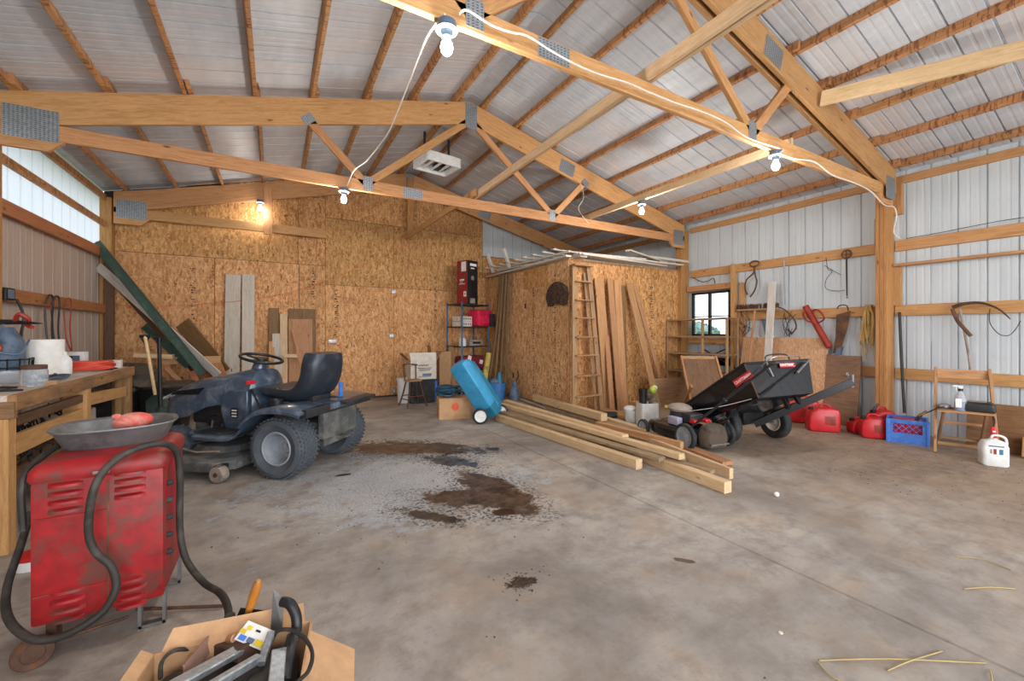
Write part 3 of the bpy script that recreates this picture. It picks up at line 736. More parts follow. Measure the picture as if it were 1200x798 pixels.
# ------------------------------------------------------------ bare bulbs and their cord
def bulb(p, label, power, drop=.0, sc_=1.0, wall=None):
    b = thing('light_bulb', label, 'light', p, group=None)
    ob('socket', MB().lathe([(.001, .055), (.05, .05), (.052, .02), (.04, .012), (.03, -.01), (.028, -.03), (.001, -.03)], 18), M['bluegrey' if wall is None else wall], b)
    ob('ring', MB().lathe([(.001, .011), (.055, .011), (.058, .004), (.04, 0), (.001, 0)], 18), M['white_plastic'], b)
    ob('globe', MB().lathe([(.001, -.028), (.016, -.03), (.018, -.045), (.03, -.065), (.034, -.085), (.030, -.105), (.018, -.12), (.001, -.125)], 18), M['bulb'], b)
    l = bpy.data.lights.new('bulb_light', 'POINT'); l.energy = power; l.color = (1, .96, .90); l.shadow_soft_size = .05
    lo = bpy.data.objects.new('bulb_light', l); lo.location = (p[0], p[1], p[2]-.16); C.objects.link(lo); return b
B1 = (.80, Y2-.03, 2.865); B2 = (4.0, Y2-.03, 2.875); B3 = (.70, Y1-.03, 2.875); B4 = (4.39, 4.05, 3.01)
p5 = YP(305, 238, Y3-.08)
bulb(B1, 'large glaring bulb at the top centre under the nearer truss', 42); bulb(B2, 'lit bulb under the right part of the nearer truss, beside a white cord', 38)
bulb(B3, 'lit bulb under the middle truss, left of centre, where the loose cord ends', 34); bulb(B4, 'lit bulb with star glare under the yellow brace board', 38)
bulb(tuple(p5), 'small lit bulb against the far chipboard wall by a vertical stud', 9)
def strand(name, pts, r, mat, label, cat, k=6, group=None, n=6):
    return ob(name, MB().tube(spline(pts, k), r, n), mat, label=label, cat=cat, group=group)
yc = Y2-.085
strand('electric_cord', [(B1[0]-.03, B1[1]-.05, B1[2]+.05), T(500, 45, 2.4), T(480, 95, 2.9), T(462, 140, 3.4), T(452, 160, 3.7), T(430, 188, 4.3), T(415, 200, 4.7), (B3[0]+.03, B3[1]-.04, B3[2]+.07)], .006, M['cord'], 'white cord sagging between the two left bulbs', 'cord')
cp = [(B1[0]+.06, Y2-.06, B1[2]+.10)]+[tuple(YP(x, y, yc)) for x, y in ((548, 12), (575, 29), (600, 38), (618, 42), (650, 62), (680, 78), (705, 88), (735, 97), (760, 108), (790, 120), (820, 130), (848, 142), (870, 158), (888, 166))]+[(B2[0]-.03, B2[1]-.05, B2[2]+.05)]
strand('electric_cord', cp, .006, M['cord'], 'white cord stapled along the nearer truss between its two bulbs', 'cord', 4)
cp = [(B2[0]+.04, B2[1]-.05, B2[2]+.05)]+[tuple(YP(x, y, yc)) for x, y in ((915, 180), (930, 186), (955, 190), (975, 205), (1000, 214), (1020, 224), (1036, 240))]+[(6.6, Y2-.05, 2.80), (6.66, Y2-.06, 2.7), (6.64, Y2-.04, 2.5), (6.70, Y2-.08, 2.42)]
strand('electric_cord', cp, .007, M['cord'], 'pale cord running from the right bulb down to the wall post', 'cord', 5)
strand('wire', [(6.84, Y2-.1, 2.43), (6.83, 1.7, 2.44), (6.84, 1.2, 2.47), (6.84, .6, 2.45)], .004, M['darksteel'], 'thin dark wire lying on the top right wall board', 'wire')
strand('string_line', [(-2.07, 6.2, 1.52), tuple(YP(120, 356, 8.0)), tuple(YP(185, 359, 8.05)), tuple(YP(300, 350, 8.1)), tuple(YP(380, 330, 8.1)), tuple(YP(478, 287, 8.0))], .0035, M['orange'], 'thin orange string stretched across the chipboard back wall', 'string')
strand('wire', [YP(681, 214, Y1-.06), YP(684, 232, Y1-.08), YP(678, 245, Y1-.07), YP(690, 262, Y1-.06)], .003, M['cord'], 'thin dangling cord on the right half of the middle truss', 'wire')
# ceiling box fixture near the ridge
c0 = T(512, 192, 6.2)
fx = thing('ceiling_fixture', 'dusty white open box fixture hung near the ridge behind the middle truss', 'ceiling fixture', c0, .15)
m = MB()
for s in (-1, 1):
    m.box((s*.26, 0, 0), (.03, .46, .14)); m.box((0, s*.22, 0), (.52, .03, .14))
ob('housing', m, M['white_plastic'], fx, bevel=.004, smooth=False)
ob('back_plate', MB().box((0, 0, .06), (.52, .44, .02)), M['dust'], fx)
for k in (-1, 0, 1): ob('slat', MB().box((k*.13, 0, -.03), (.03, .42, .02)), M['white_plastic'], fx)
ob('drive_motor', MB().box((.1, .12, .02), (.16, .14, .1), ch=.01), M['darksteel'], fx)
for x in (-.2, .2): timber('hanger', (x, 0, .07), (x, 0, .42), .03, .03, M['darksteel'], fx, up=(1, 0, 0))

# ------------------------------------------------------------ riding mower
O = Vector((.33, 4.42, 0))
tr = thing('riding_mower', 'dusty dark blue riding lawn mower with black seat by the stained floor', 'lawn tractor', O, R(138))
for s in (1, -1):
    wheel(tr, (0, s*.37, .262), .262, .25, .145, M['rimgrey'], M['tyre'], 40, 'rear_wheel', out=s, dish=.95)
    wheel(tr, (1.19, s*.36, .19), .19, .15, .09, M['steel'], M['tyre'], 16, 'front_wheel', out=s)
m = MB().box((.55, 0, .34), (1.3, .34, .14), ch=.02).box((0, 0, .33), (.34, .36, .22), ch=.03); m.box((-.27, 0, .42), (.06, .5, .24), ch=.01)
ob('chassis', m, M['deck'], tr)
ob('axle', MB().tube([(0, -.3, .262), (0, .3, .262)], .04, 10).tube([(1.19, -.33, .19), (1.19, .33, .19)], .025, 8), M['darksteel'], tr)
def hr(x, hw, z0, z1, n=18, p=.62):
    out = []
    for k in range(n):
        a = PI*k/(n-1); out.append((x, hw*math.copysign(abs(math.cos(a))**p, math.cos(a)), z0+(z1-z0)*math.sin(a)**p))
    return out
m = MB().rings([hr(.76, .255, .58, .865), hr(.95, .265, .55, .84), hr(1.15, .262, .47, .805), hr(1.32, .255, .42, .755), hr(1.45, .235, .42, .69), hr(1.52, .19, .44, .62), hr(1.545, .14, .47, .56)])
ob('hood', m, M['tractor'], tr)
for s in (1, -1):
    poly = [(1.00, .730), (1.32, .690), (1.37, .655), (1.06, .665)]
    ob('hood_vent', MB().prism(poly, s*.235, s*.272), M['blackgloss'], tr)
    ob('headlight', MB().prism([(1.30, .70), (1.48, .63), (1.50, .60), (1.36, .64)], s*.19, s*.252), M['clear'], tr, bevel=.004)
    ob('side_panel', MB().prism([(.50, .36), (.74, .34), (.80, .52), (.80, .66), (.70, .72), (.50, .72)], s*.20, s*.262), M['tractor'], tr, bevel=.012)
    lab = ob('warning_label', MB().prism([(.60, .46), (.68, .46), (.68, .55), (.60, .55)], s*.262, s*.264), M['black'], tr)
    for q in range(3): ob('label_text', MB().box((.64, s*.2646, .475+q*.027), (.055, .001, .012)), M['decalw'], lab, smooth=False)
m = MB().rings([hr(.44, .13, .40, .80, p=.8), hr(.52, .235, .38, .90), hr(.62, .26, .38, .905), hr(.78, .257, .50, .872)])
ob('dash_cowl', m, M['tractor'], tr)
ob('ignition_panel', MB().box((.50, .22, .79), (.03, .09, .035), ch=.008), M['decal'], tr, label='red control knob')
ob('steering_column', MB().tube([(.64, 0, .80), (.60, 0, .94), (.585, 0, .97)], [.085, .06, .045], 14), M['tractor'], tr)
sw = thing_part('steering_wheel', tr, MB().tube([(.185*math.cos(a), .185*math.sin(a), 0) for a in [2*PI*k/36 for k in range(36)]], .014, 10, closed=True), M['black'])
sw.location = (.585, 0, 1.0); sw.rotation_euler = (0, R(-14), 0)
ob('spokes', MB().box((0, 0, -.012), (.33, .04, .012), ch=.003).box((.0, .08, -.012), (.04, .18, .012), ch=.003).lathe([(.001, .01), (.05, .006), (.055, -.03), (.001, -.03)], 18), M['black'], sw)
# fenders and running boards
for s in (1, -1):
    sp = [(.98, .345), (.80, .335), (.52, .34), (.40, .375), (.32, .45), (.22, .545), (.10, .60), (-.05, .615), (-.20, .605), (-.29, .58)]
    P2 = spline([(a, 0, b) for a, b in sp], 4); rs = []
    for p in P2:
        outw = .56 if p.x < .3 else (.50 if p.x < .9 else .42)
        rs.append([(p.x, s*.17, p.z+.012), (p.x, s*(outw-.03), p.z+.012), (p.x, s*outw, p.z-.012), (p.x, s*(outw-.005), p.z-.035), (p.x, s*(outw-.02), p.z-.010), (p.x, s*.17, p.z-.008)])
    ob('fender', MB().rings(rs), M['tractor'], tr)
    ob('foot_pad', MB().box((.68, s*.34, .352), (.42, .22, .012), ch=.004), M['rubber'], tr)
ob('seat_deck', MB().box((0, 0, .585), (.66, .36, .06), ch=.02), M['tractor'], tr)
# seat
st_ = [(.42, .71), (.38, .750), (.17, .730), (.06, .745), (-.01, .84), (-.035, .96), (-.045, 1.07)]
P2 = spline([(a, 0, b) for a, b in st_], 4); rs = []
for i, p in enumerate(P2):
    q = P2[min(i+1, len(P2)-1)]-P2[max(i-1, 0)]; nrm = Vector((q.z, 0, -q.x)).normalized(); f = i/(len(P2)-1)
    if nrm.z > 0 or (abs(nrm.z) < .6 and nrm.x < 0 and False): nrm = -nrm
    hw = .235*(1-.18*(max(0, (f-.8)/.2))**2)*(1-.1*(max(0, (.12-f)/.12)))
    th = .115+.07*min(1, max(0, (f-.35)/.25))
    ring = []
    for k in range(16):
        a = 2*PI*k/16; cx_, cy2 = math.copysign(abs(math.cos(a))**.5, math.cos(a)), math.copysign(abs(math.sin(a))**.6, math.sin(a))
        side = .03*(abs(cx_)**3)
        pt = p + nrm*(th/2-cy2*th/2) - nrm*side
        ring.append((pt.x, hw*cx_, pt.z))
    rs.append(ring)
ob('seat', MB().rings(rs), M['seat'], tr, label='black vinyl seat with high back')
ob('seat_bracket', MB().box((.05, 0, .64), (.30, .26, .05), ch=.01), M['darksteel'], tr)
ob('blue_tag', MB().box((-.16, -.20, .68), (.02, .05, .16), ch=.004), M['blue'], tr, label='bright blue strap behind the seat')
ob('lift_lever', MB().tube([(.34, .27, .55), (.40, .27, .66), (.46, .25, .73)], [.009, .009, .016], 8), M['black'], tr)
ob('cup_holder', MB().lathe([(.05, 0), (.055, .05), (.045, .05), (.04, .01), (.001, .01)], 16, Matrix.Translation((.12, .33, .61))), M['black'], tr)
m = MB().box((-.29, 0, .575), (.05, .98, .075), ch=.008).box((-.14, .46, .56), (.30, .04, .06), ch=.006).box((-.14, -.46, .56), (.30, .04, .06), ch=.006).box((-.35, -.2, .60), (.10, .5, .03), ch=.006)
ob('rear_bracket', m, M['darksteel'], tr)
ob('reflector', MB().box((-.317, .12, .575), (.006, .12, .03), ch=.002), M['decal'], tr, label='red rear reflector strip')
ob('hitch_plate', MB().box((-.265, 0, .38), (.02, .40, .30), ch=.004).box((-.31, 0, .28), (.12, .1, .01)), M['deck'], tr)
m = MB().box((-.28, .1, .47), (.03, .16, .07), ch=.005); ob('fuse_panel', m, M['dust'], tr)
# mower deck
poly = [(.38, .50), (.50, .62), (.78, .66), (1.0, .60), (1.08, .42), (1.08, -.42), (.98, -.60), (.7, -.66), (.45, -.6), (.38, -.45)]
def deckring(sc_, z): return [((x-.73)*sc_+.73, y*sc_, z) for x, y in poly]
m = MB().rings([deckring(1, .075), deckring(1.0, .15), deckring(.95, .175), deckring(.72, .185), deckring(.66, .235), deckring(.5, .25)])
ob('mower_deck', m, M['deck'], tr, bevel=.004, label='dusty grey cutting deck')
ob('deck_bar', MB().tube([(.55, .50, .22), (.75, .54, .21), (.95, .50, .22)], .008, 6), M['dust'], tr)
for (x, y) in ((.41, .63), (1.12, .50), (1.12, -.5)):
    g_ = thing_part('gauge_wheel', tr, MB().lathe([(.02, -.035), (.065, -.035), (.072, -.02), (.072, .02), (.065, .035), (.02, .035)], 20), M['dust']); g_.matrix_basis = Matrix.Translation((x, y, .074)) @ RX
    ob('bracket', MB().box((0, -.055, -.02), (.05, .03, .10), ch=.004), M['darksteel'], g_)
    ob('hub', MB().lathe([(.018, -.02), (.018, .045), (.001, .045)], 10), M['rust'], g_)
ob('steering_linkage', MB().tube([(1.15, .22, .26), (.8, .28, .22), (.55, .25, .30)], .009, 6).tube([(.95, .2, .42), (.85, .33, .25), (1.0, .35, .22)], .010, 6), M['steel'], tr)
ob('engine', MB().box((1.02, 0, .47), (.40, .36, .2), ch=.03).lathe([(.001, 0), (.07, 0), (.07, .1), (.001, .1)], 14, Matrix.Translation((.95, .2, .38)) @ Matrix.Rotation(R(70), 4, 'X')), M['darksteel'], tr)

# ------------------------------------------------------------ red welder on its cart
WX0, WX1, WY0_, WY1_, WB, WT = -.803, -.408, 2.27, 2.70, .135, .755
wd_ = thing('welding_machine', 'worn red louvred welding machine on a small cart in the left foreground', 'welder', ((WX0+WX1)/2, (WY0_+WY1_)/2, 0))
ow = Vector(((WX0+WX1)/2, (WY0_+WY1_)/2, 0)); hx, hy = (WX1-WX0)/2, (WY1_-WY0_)/2
def L_(p): return tuple(Vector(p)-ow)
ob('cabinet', MB().box((0, 0, (WB+WT-.07)/2), (2*hx, 2*hy, WT-.07-WB), ch=.012), M['redpaint'], wd_)
def rr(sx_, sy_, z, rad=.03, n=5):
    o = []
    for cx_, cy2, a0 in ((sx_-rad, sy_-rad, 0), (-sx_+rad, sy_-rad, 90), (-sx_+rad, -sy_+rad, 180), (sx_-rad, -sy_+rad, 270)):
        for k in range(n): a = R(a0+90*k/(n-1)); o.append((cx_+rad*math.cos(a), cy2+rad*math.sin(a), z))
    return o
ob('lid', MB().rings([rr(hx+.008, hy+.008, WT-.072), rr(hx+.012, hy+.012, WT-.06), rr(hx+.010, hy+.010, WT-.03), rr(hx-.003, hy-.003, WT-.010), rr(hx-.02, hy-.02, WT)]), M['redpaint'], wd_)
def louvre(x0, x1, y):
    a, b = YP(x0, y, WY0_), YP(x1, y, WY0_)
    w2 = b.x-a.x; zc = (a.z+b.z)/2; Lr_ = Vector(((a.x+b.x)/2, WY0_, zc))-ow
    rs = []
    for k in range(9):
        f = k/8; s_ = math.sin(PI*f)**.35 if 0 < f < 1 else 0
        x = -w2/2+w2*f; rs.append([(x, .002, .013), (x, -.002-.014*s_, .004), (x, -.002-.016*s_, -.006), (x, .002, -.006)])
    ob('louvre', MB().rings(rs), M['redpaint'], wd_, M=Matrix.Translation(Lr_))
for y in (568, 578, 588, 598): louvre(56, 98, y)
for y in (556, 565, 574, 583): louvre(134, 171, y-2)
for y in (690, 701, 712, 723): louvre(58, 101, y+2)
for y in (681, 691, 701, 711): louvre(136, 172, y-2)
ob('panel_seam', MB().box((YP(127, 600, WY0_).x-ow.x, -hy-.001, .40), (.004, .004, .53)), M['rust'], wd_)
for y in (606, 694):
    z = YP(70, y, WY0_).z; ob('trim_strip', MB().box((-hx+.115, -hy-.002, z), (.21, .006, .008)), M['redpaint'], wd_)
for i in range(5):
    p = XP(200, 560+i*19.5, WX1); ob('terminal_knob', MB().lathe([(.001, 0), (.012, 0), (.012, .012), (.007, .02), (.001, .02)], 12, Matrix.Translation(L_((WX1, WY0_+.07, p.z))) @ Matrix.Rotation(R(90), 4, 'Y')), M['rubber'], wd_)
ob('catch', MB().box(L_((YP(120, 545, WY0_).x, WY0_-.012, .70)), (.05, .008, .012), ch=.002), M['steel'], wd_)
m = MB().tube([L_(p) for p in spline([(WX0-.03, WY0_+.04, .50), (WX0-.035, WY0_+.04, .66), (WX0-.03, WY0_+.09, .73), (WX0-.0, WY0_+.30, .775), (WX0+.06, WY0_+.36, .79)], 5)], .012, 8)
ob('handle', m, M['cable'], wd_, label='grey tubular carrying handle')
# cart legs and wheels
for sx_ in (-1, 1):
    for yy in (-hy+.05, hy-.05):
        m = MB(); x = sx_*(hx-.05)
        if sx_ < 0:
            m.box((x, yy, .095), (.03, .05, .09)).box((x-.0, yy, .06), (.01, .06, .05))
        else:
            m.box((x-.035, yy, .075), (.012, .03, .15), Matrix.Identity(4)).box((x+.045, yy, .075), (.012, .03, .15)).box((x+.005, yy, .008), (.09, .03, .012))
        ob('leg', m, M['rust' if sx_ < 0 else 'steel'], wd_)
for yy in (-hy+.0, hy-.05):
    w_ = thing_part('caster_wheel', wd_, MB().lathe([(.001, -.012), (.03, -.012), (.034, -.008), (.055, -.012), (.058, -.008), (.058, .012), (.054, .016), (.03, .010), (.001, .010)], 22), M['rust'])
    w_.matrix_basis = Matrix.Translation((-hx+.02, yy-.03, .058)) @ Matrix.Rotation(.35, 4, 'Z') @ RX
ob('axle', MB().tube([(-hx+.0, -hy+.0, .058), (hx-.12, -hy+.03, .07)], .006, 6), M['rust'], wd_)
# pan on top
pn = thing('drain_pan', 'dull grey oval metal pan resting on the red welder', 'pan', (-.632, 2.60, WT), R(8))
def ov(a, b, z, n=28, e=.75): return [(a*math.copysign(abs(math.cos(2*PI*k/n))**e, math.cos(2*PI*k/n)), b*math.copysign(abs(math.sin(2*PI*k/n))**e, math.sin(2*PI*k/n)), z) for k in range(n)]
ob('bowl', MB().rings([ov(.14, .11, .006), ov(.17, .145, .010), ov(.20, .175, .078), ov(.218, .192, .086), ov(.220, .194, .080), ov(.206, .18, .068), ov(.175, .15, -.0), ov(.13, .11, -.0)]), M['pan'], pn)
ob('red_float', MB().ball((0, 0, .045), (.078, .055, .042), 18, 10).ball((-.06, 0, .078), (.018, .014, .012)), plain('faded_pink_red_rubber', 'd4524a', .6, c2='c99a88', c2amt=(.44, .62), nscale=22), label='faded pink-red rubber bulb lying in the grey pan', cat='rubber bulb', M=Matrix.Translation(T(156, 496, 1.98)+Vector((0, 0, -.035))) @ Matrix.Rotation(.5, 4, 'Z'))
# heavy cable
ca = [(22, 640, 2.66), (33, 600, 2.5), (15, 655, 2.45)]
pts = [T(36, 600, 1.80), T(24, 640, 1.72), T(8, 690, 1.62), T(10, 725, 1.52), T(35, 748, 1.48), T(65, 748, 1.50), T(95, 735, 1.53), T(122, 715, 1.57), T(136, 688, 1.60), T(130, 663, 1.62), T(113, 648, 1.60), T(104, 625, 1.59), T(107, 585, 1.58), T(118, 557, 1.60), T(138, 537, 1.66), T(165, 524, 1.72), T(192, 520, 1.78), T(207, 530, 1.86), T(211, 560, 1.88), T(211, 620, 1.90), T(218, 655, 1.88), T(238, 682, 1.82), T(258, 695, 1.72), T(267, 712, 1.60), T(268, 735, 1.50)]
strand('welding_cable', pts, .0135, M['cable'], 'thick grey-black welding cable looping over the front of the red welder', 'cable', 6, n=10)
strand('stick', [ZP(160, 714, .02), ZP(262, 710, .012)], .007, M['rust'], 'thin brown rod lying on the floor between welder and box', 'rod', 1)
# ------------------------------------------------------------ cardboard box full of tools
CM = Matrix.Translation((-.150, 1.36, 0)) @ Matrix.Rotation(R(-10), 4, 'Z')
bx = bpy.data.objects.new('tool_box', None); C.objects.link(bx); bx.matrix_basis = CM
tag(bx, 'open cardboard box of old tools at the bottom edge of the photo', 'cardboard box')
bw, bd, bh = .22, .26, .27
for nm, c_, d_ in (('side', (-bw, 0, bh/2), (.006, 2*bd, bh)), ('side', (bw, 0, bh/2), (.006, 2*bd, bh)), ('side', (0, bd, bh/2), (2*bw, .006, bh)), ('side', (0, -bd, bh/2), (2*bw, .006, bh)), ('bottom', (0, 0, .004), (2*bw, 2*bd, .006))):
    ob(nm, MB().box(c_, d_), M['card'], bx, smooth=False)
ob('flap', MB().prism([(0, 0), (.14, -.10), (.14, -.105), (0, -.006)], -bd+.0, bd-.05, Matrix.Translation((bw, 0, bh))), M['card'], bx, smooth=False)
ob('flap', MB().prism([(0, 0), (-.03, .02), (-.03, .015), (0, -.006)], -bd, bd, Matrix.Translation((-bw, 0, bh))), M['card'], bx, smooth=False)
ob('flap', MB().add([(-bw+.02, bd, bh), (bw-.02, bd, bh), (bw-.03, bd+.05, bh+.035), (-bw+.04, bd+.03, bh+.05)], [(0, 1, 2, 3)]), M['card'], bx, smooth=False)
def stick(name, a, b, r, mat, label, cat, n=10): return ob(name, MB().tube([a, b] if not isinstance(r, list) else [a+(b-a)*(i/(len(r)-1)) for i in range(len(r))], r, n), mat, label=label, cat=cat)
GT = 'tools in the cardboard box'
def bar(name, a, b, w_, h_, mat, label, cat, up=(0, 0, 1)): return timber(name, a, b, w_, h_, mat, up=up, label=label, cat=cat, group=GT)
# brush with the orange wooden handle
br = thing('hand_brush', 'scraper brush with a bright orange-brown wooden handle standing in the box', 'brush', T(287, 735, 1.42), group=GT)
o0 = Vector(br.location)
ob('handle', MB().tube([T(303, 680, 1.44)-o0, T(302, 684, 1.44)-o0, T(298, 697, 1.44)-o0, T(293, 712, 1.43)-o0, T(290, 722, 1.43)-o0], [.008, .014, .016, .013, .009], 12), plain('varnished_orange_wood', 'b8762a', .35, c2='8a4f18'), br)
ob('ferrule', MB().tube([T(290, 722, 1.43)-o0, T(287, 735, 1.42)-o0], [.010, .014], 12), M['steel'], br)
sp_ = [(-.05, 0), (.05, 0), (.02, -.12), (-.02, -.12)]
# trowel blades
ob('taping_knife', MB().add([T(282, 712, 1.46), T(318, 716, 1.46), T(316, 738, 1.45), T(270, 738, 1.45), T(282, 712, 1.455), T(318, 716, 1.455), T(316, 738, 1.445), T(270, 738, 1.445)], [(0, 1, 2, 3), (4, 5, 6, 7), (0, 1, 5, 4), (1, 2, 6, 5), (2, 3, 7, 6), (3, 0, 4, 7)]), M['darksteel'], label='wide dull grey blade behind the brush in the box', cat='tool', group=GT, smooth=False)
ob('saw_blade', MB().add([T(320, 690, 1.40), T(333, 701, 1.40), T(331, 738, 1.38), T(317, 740, 1.38), T(320, 690, 1.397), T(333, 701, 1.397), T(331, 738, 1.377), T(317, 740, 1.377)], [(0, 1, 2, 3), (4, 5, 6, 7), (0, 1, 5, 4), (1, 2, 6, 5), (2, 3, 7, 6), (3, 0, 4, 7)]), M['steel'], label='pointed bright saw blade sticking up from the box', cat='tool', group=GT, smooth=False)
strand('corrugated_hose', [T(331, 705, 1.38), T(340, 708, 1.37), T(347, 722, 1.36), T(347, 740, 1.34), T(340, 765, 1.28), T(335, 800, 1.2)], .016, M['black'], 'thick black curved hose at the right side of the tool box', 'hose', n=10)
strand('wire_loop', [T(318, 752, 1.33), T(325, 740, 1.33), T(340, 738, 1.32), T(357, 748, 1.29), T(366, 765, 1.24), T(362, 785, 1.16), T(350, 798, 1.10), T(335, 812, 1.05)], .006, M['cable'], 'thin grey cable looping over the right flap of the tool box', 'cable')
strand('wire_loop', [T(188, 795, 1.2), T(190, 775, 1.24), T(205, 762, 1.28), T(230, 760, 1.32), T(250, 752, 1.36), T(262, 740, 1.40)], .006, M['cable'], 'thin dark cable curling along the left inside of the tool box', 'cable')
stick('hammer_handle', T(236, 737, 1.40), T(222, 778, 1.28), [.010, .015, .014, .012, .013], M['ladder'], 'worn brown wooden tool handle at the left back of the box', 'tool')
bar('rusty_bar', T(253, 745, 1.38), T(216, 790, 1.18), .006, .05, plain('dusty_pink_steel', '8f6f62', .7), 'flat dusty brown steel bar slanting in the box', 'tool', up=(0, .6, 1))
bar('rusty_block', T(258, 756, 1.36), T(290, 765, 1.30), .06, .05, M['rust'], 'rusty angular metal block in the middle of the box', 'tool')
bar('tool_sleeve', T(270, 722, 1.43), T(262, 750, 1.36), .03, .035, M['cable'], 'grey-brown flat handle left of the brush', 'tool')
cv = thing('printed_card', 'white card with blue and yellow print lying on the tools', 'package', T(300, 745, 1.33), group=GT)
A, B_, Cc, D_ = T(291, 727, 1.36), T(323, 740, 1.34), T(306, 765, 1.28), T(275, 748, 1.32)
o0 = Vector(cv.location); n_ = (B_-A).cross(D_-A).normalized()*.004
if n_.z < 0: n_ = -n_
def quad(a, b, c, d, mat, nm, lift):
    q = [A+(B_-A)*u+(D_-A)*v-o0+n_*lift for u, v in ((a, b), (c, b), (c, d), (a, d))]
    return ob(nm, MB().add([tuple(x) for x in q]+[tuple(x-n_*.5) for x in q], [(0, 1, 2, 3), (4, 5, 6, 7), (0, 1, 5, 4), (1, 2, 6, 5), (2, 3, 7, 6), (3, 0, 4, 7)]), mat, cv, smooth=False)
quad(0, 0, 1, 1.05, M['paper'], 'card', 0)
for a in ((.1, .72, .32, .98, 'blue'), (.38, .7, .6, .95, 'bluegrey'), (.64, .66, .92, .96, 'yellow'), (.15, .2, .3, .4, 'yellow'), (.0, .45, .2, .65, 'yellow'), (.45, .25, .6, .35, 'black')): quad(*a[:4], M[a[4]], 'print', 1.0)
bar('aluminium_channel', T(280, 762, 1.30), T(190, 812, 1.08), .045, .02, M['galv'], 'wide pale aluminium channel lying across the front of the box', 'metal bar')
bar('aluminium_channel', T(302, 772, 1.26), T(230, 815, 1.07), .025, .025, M['galv'], 'narrower shiny aluminium bar in front of the wide channel', 'metal bar')
bar('white_strip', T(327, 762, 1.26), T(322, 815, 1.10), .04, .012, M['galv'], 'short flat pale metal strip standing near the right box side', 'metal bar', up=(0, -.8, .6))
bar('grey_pipe_clamp', T(318, 742, 1.33), T(306, 778, 1.25), .022, .022, M['galv'], 'grey metal rod between the card and the black hose', 'tool')
ob('red_tool', MB().box((0, 0, 0), (.07, .09, .05), ch=.01), M['red'], label='red plastic tool body glimpsed under the rusty bars', cat='tool', group=GT, M=Matrix.Translation(T(250, 768, 1.33)+Vector((0, 0, -.04))))
ob('tool_heap', MB().box((0, 0, .14), (.38, .46, .2), ch=.05), M['cable'], label='jumble of dark tools filling the cardboard box', cat='tools', kind='stuff', M=CM.copy())
stick('copper_end', T(268, 750, 1.35), T(275, 748, 1.33), [.012, .016, .016, .012], plain('copper_end', 'b5876a', .4, .5), 'small copper coloured rounded handle end beside the card', 'tool')
stick('dark_rod', T(340, 745, 1.34), T(332, 790, 1.2), [.010, .012, .012, .010], M['rubber'], 'dark rough rod at the right of the box contents', 'tool')

# ------------------------------------------------------------ workbench and its clutter
BX0, BX1, BY0, BY1, BZ = -1.84, -1.30, 3.47, 5.78, .90
be = thing('workbench', 'heavy wooden workbench along the left wall covered in clutter', 'workbench', ((BX0+BX1)/2, (BY0+BY1)/2, 0))
ob_ = Vector(be.location)
def bt(nm, a, b, w_, h_, mat, up=(0, 0, 1)): return timber(nm, tuple(Vector(a)-ob_), tuple(Vector(b)-ob_), w_, h_, M[mat], be, up=up)
for i in range(3): bt('top_board', (BX0+.09+i*.18, BY0, BZ-.018), (BX0+.09+i*.18, BY1, BZ-.018), .177, .036, 'benchtop')
bt('apron', (BX1+.005, BY0-.002, BZ-.045), (BX1+.005, BY1+.002, BZ-.045), .038, .092, 'bench')
bt('apron', (BX0, BY0-.002, BZ-.085), (BX1+.02, BY0-.002, BZ-.085), .038, .095, 'bench')
bt('apron', (BX0, BY1, BZ-.085), (BX1, BY1, BZ-.085), .038, .14, 'bench')
for x, y, mt, w_ in ((BX1-.075, BY0+.03, 'girt', .14), (BX0+.1, BY0+.03, 'girt', .09), (BX1-.05, 4.55, 'girt', .14), (BX1-.06, BY1-.06, 'bench', .14), (BX1-.03, BY1-.28, 'brownplank', .05), (BX0+.08, BY1-.06, 'bench', .09)):
    bt('leg', (x, y, 0), (x, y, BZ-.04), w_, .09, mt, up=(0, 1, 0))
bt('stretcher', (BX1-.02, BY0+.05, .60), (BX1-.02, 4.5, .60), .038, .12, 'girt')
bt('stretcher', (BX1-.02, 4.5, .72), (BX1-.02, 5.6, .66), .038, .10, 'girt')
bt('stretcher', (BX1-.02, BY0+.1, .74), (BX1-.02, 4.5, .74), .038, .06, 'darkpost')
bt('shelf_board', (BX0+.28, BY0+.05, .35), (BX0+.28, BY1-.05, .35), .5, .025, 'bench')
bt('stretcher', (BX0+.05, BY0+.03, .66), (BX1-.1, BY0+.03, .66), .038, .10, 'girt')
# tangle of wire racks under the top
for i, (yy, zz) in enumerate(((3.85, .47), (4.25, .45), (4.9, .47))):
    rn = random.Random(i+5); m = MB()
    for k in range(26):
        c_ = (rn.uniform(-.18, .18), rn.uniform(-.18, .18), rn.uniform(-.09, .13)); r_ = rn.uniform(.03, .07)
        ax = Matrix.Rotation(rn.uniform(0, PI), 4, 'X') @ Matrix.Rotation(rn.uniform(0, PI), 4, 'Y')
        m.tube([ax @ Vector((r_*math.cos(a), r_*math.sin(a), 0))+Vector(c_) for a in [2*PI*q/10 for q in range(10)]], .006, 5, closed=True)
    ob('cable_tangle', m, M['rubber'], label=['tangled black cables on the near end of the lower bench shelf', 'tangled black cables behind the first bench leg', 'tangled black cables deep under the far end of the bench'][i], cat='cables', kind='stuff', M=Matrix.Translation((BX1-.28, yy, zz+.02)))
ob('storage_bin', MB().box((-1.6, 5.2, .46), (.28, .35, .19), ch=.02), M['cardw'], label='pale box on the lower shelf at the far end of the bench', cat='box')
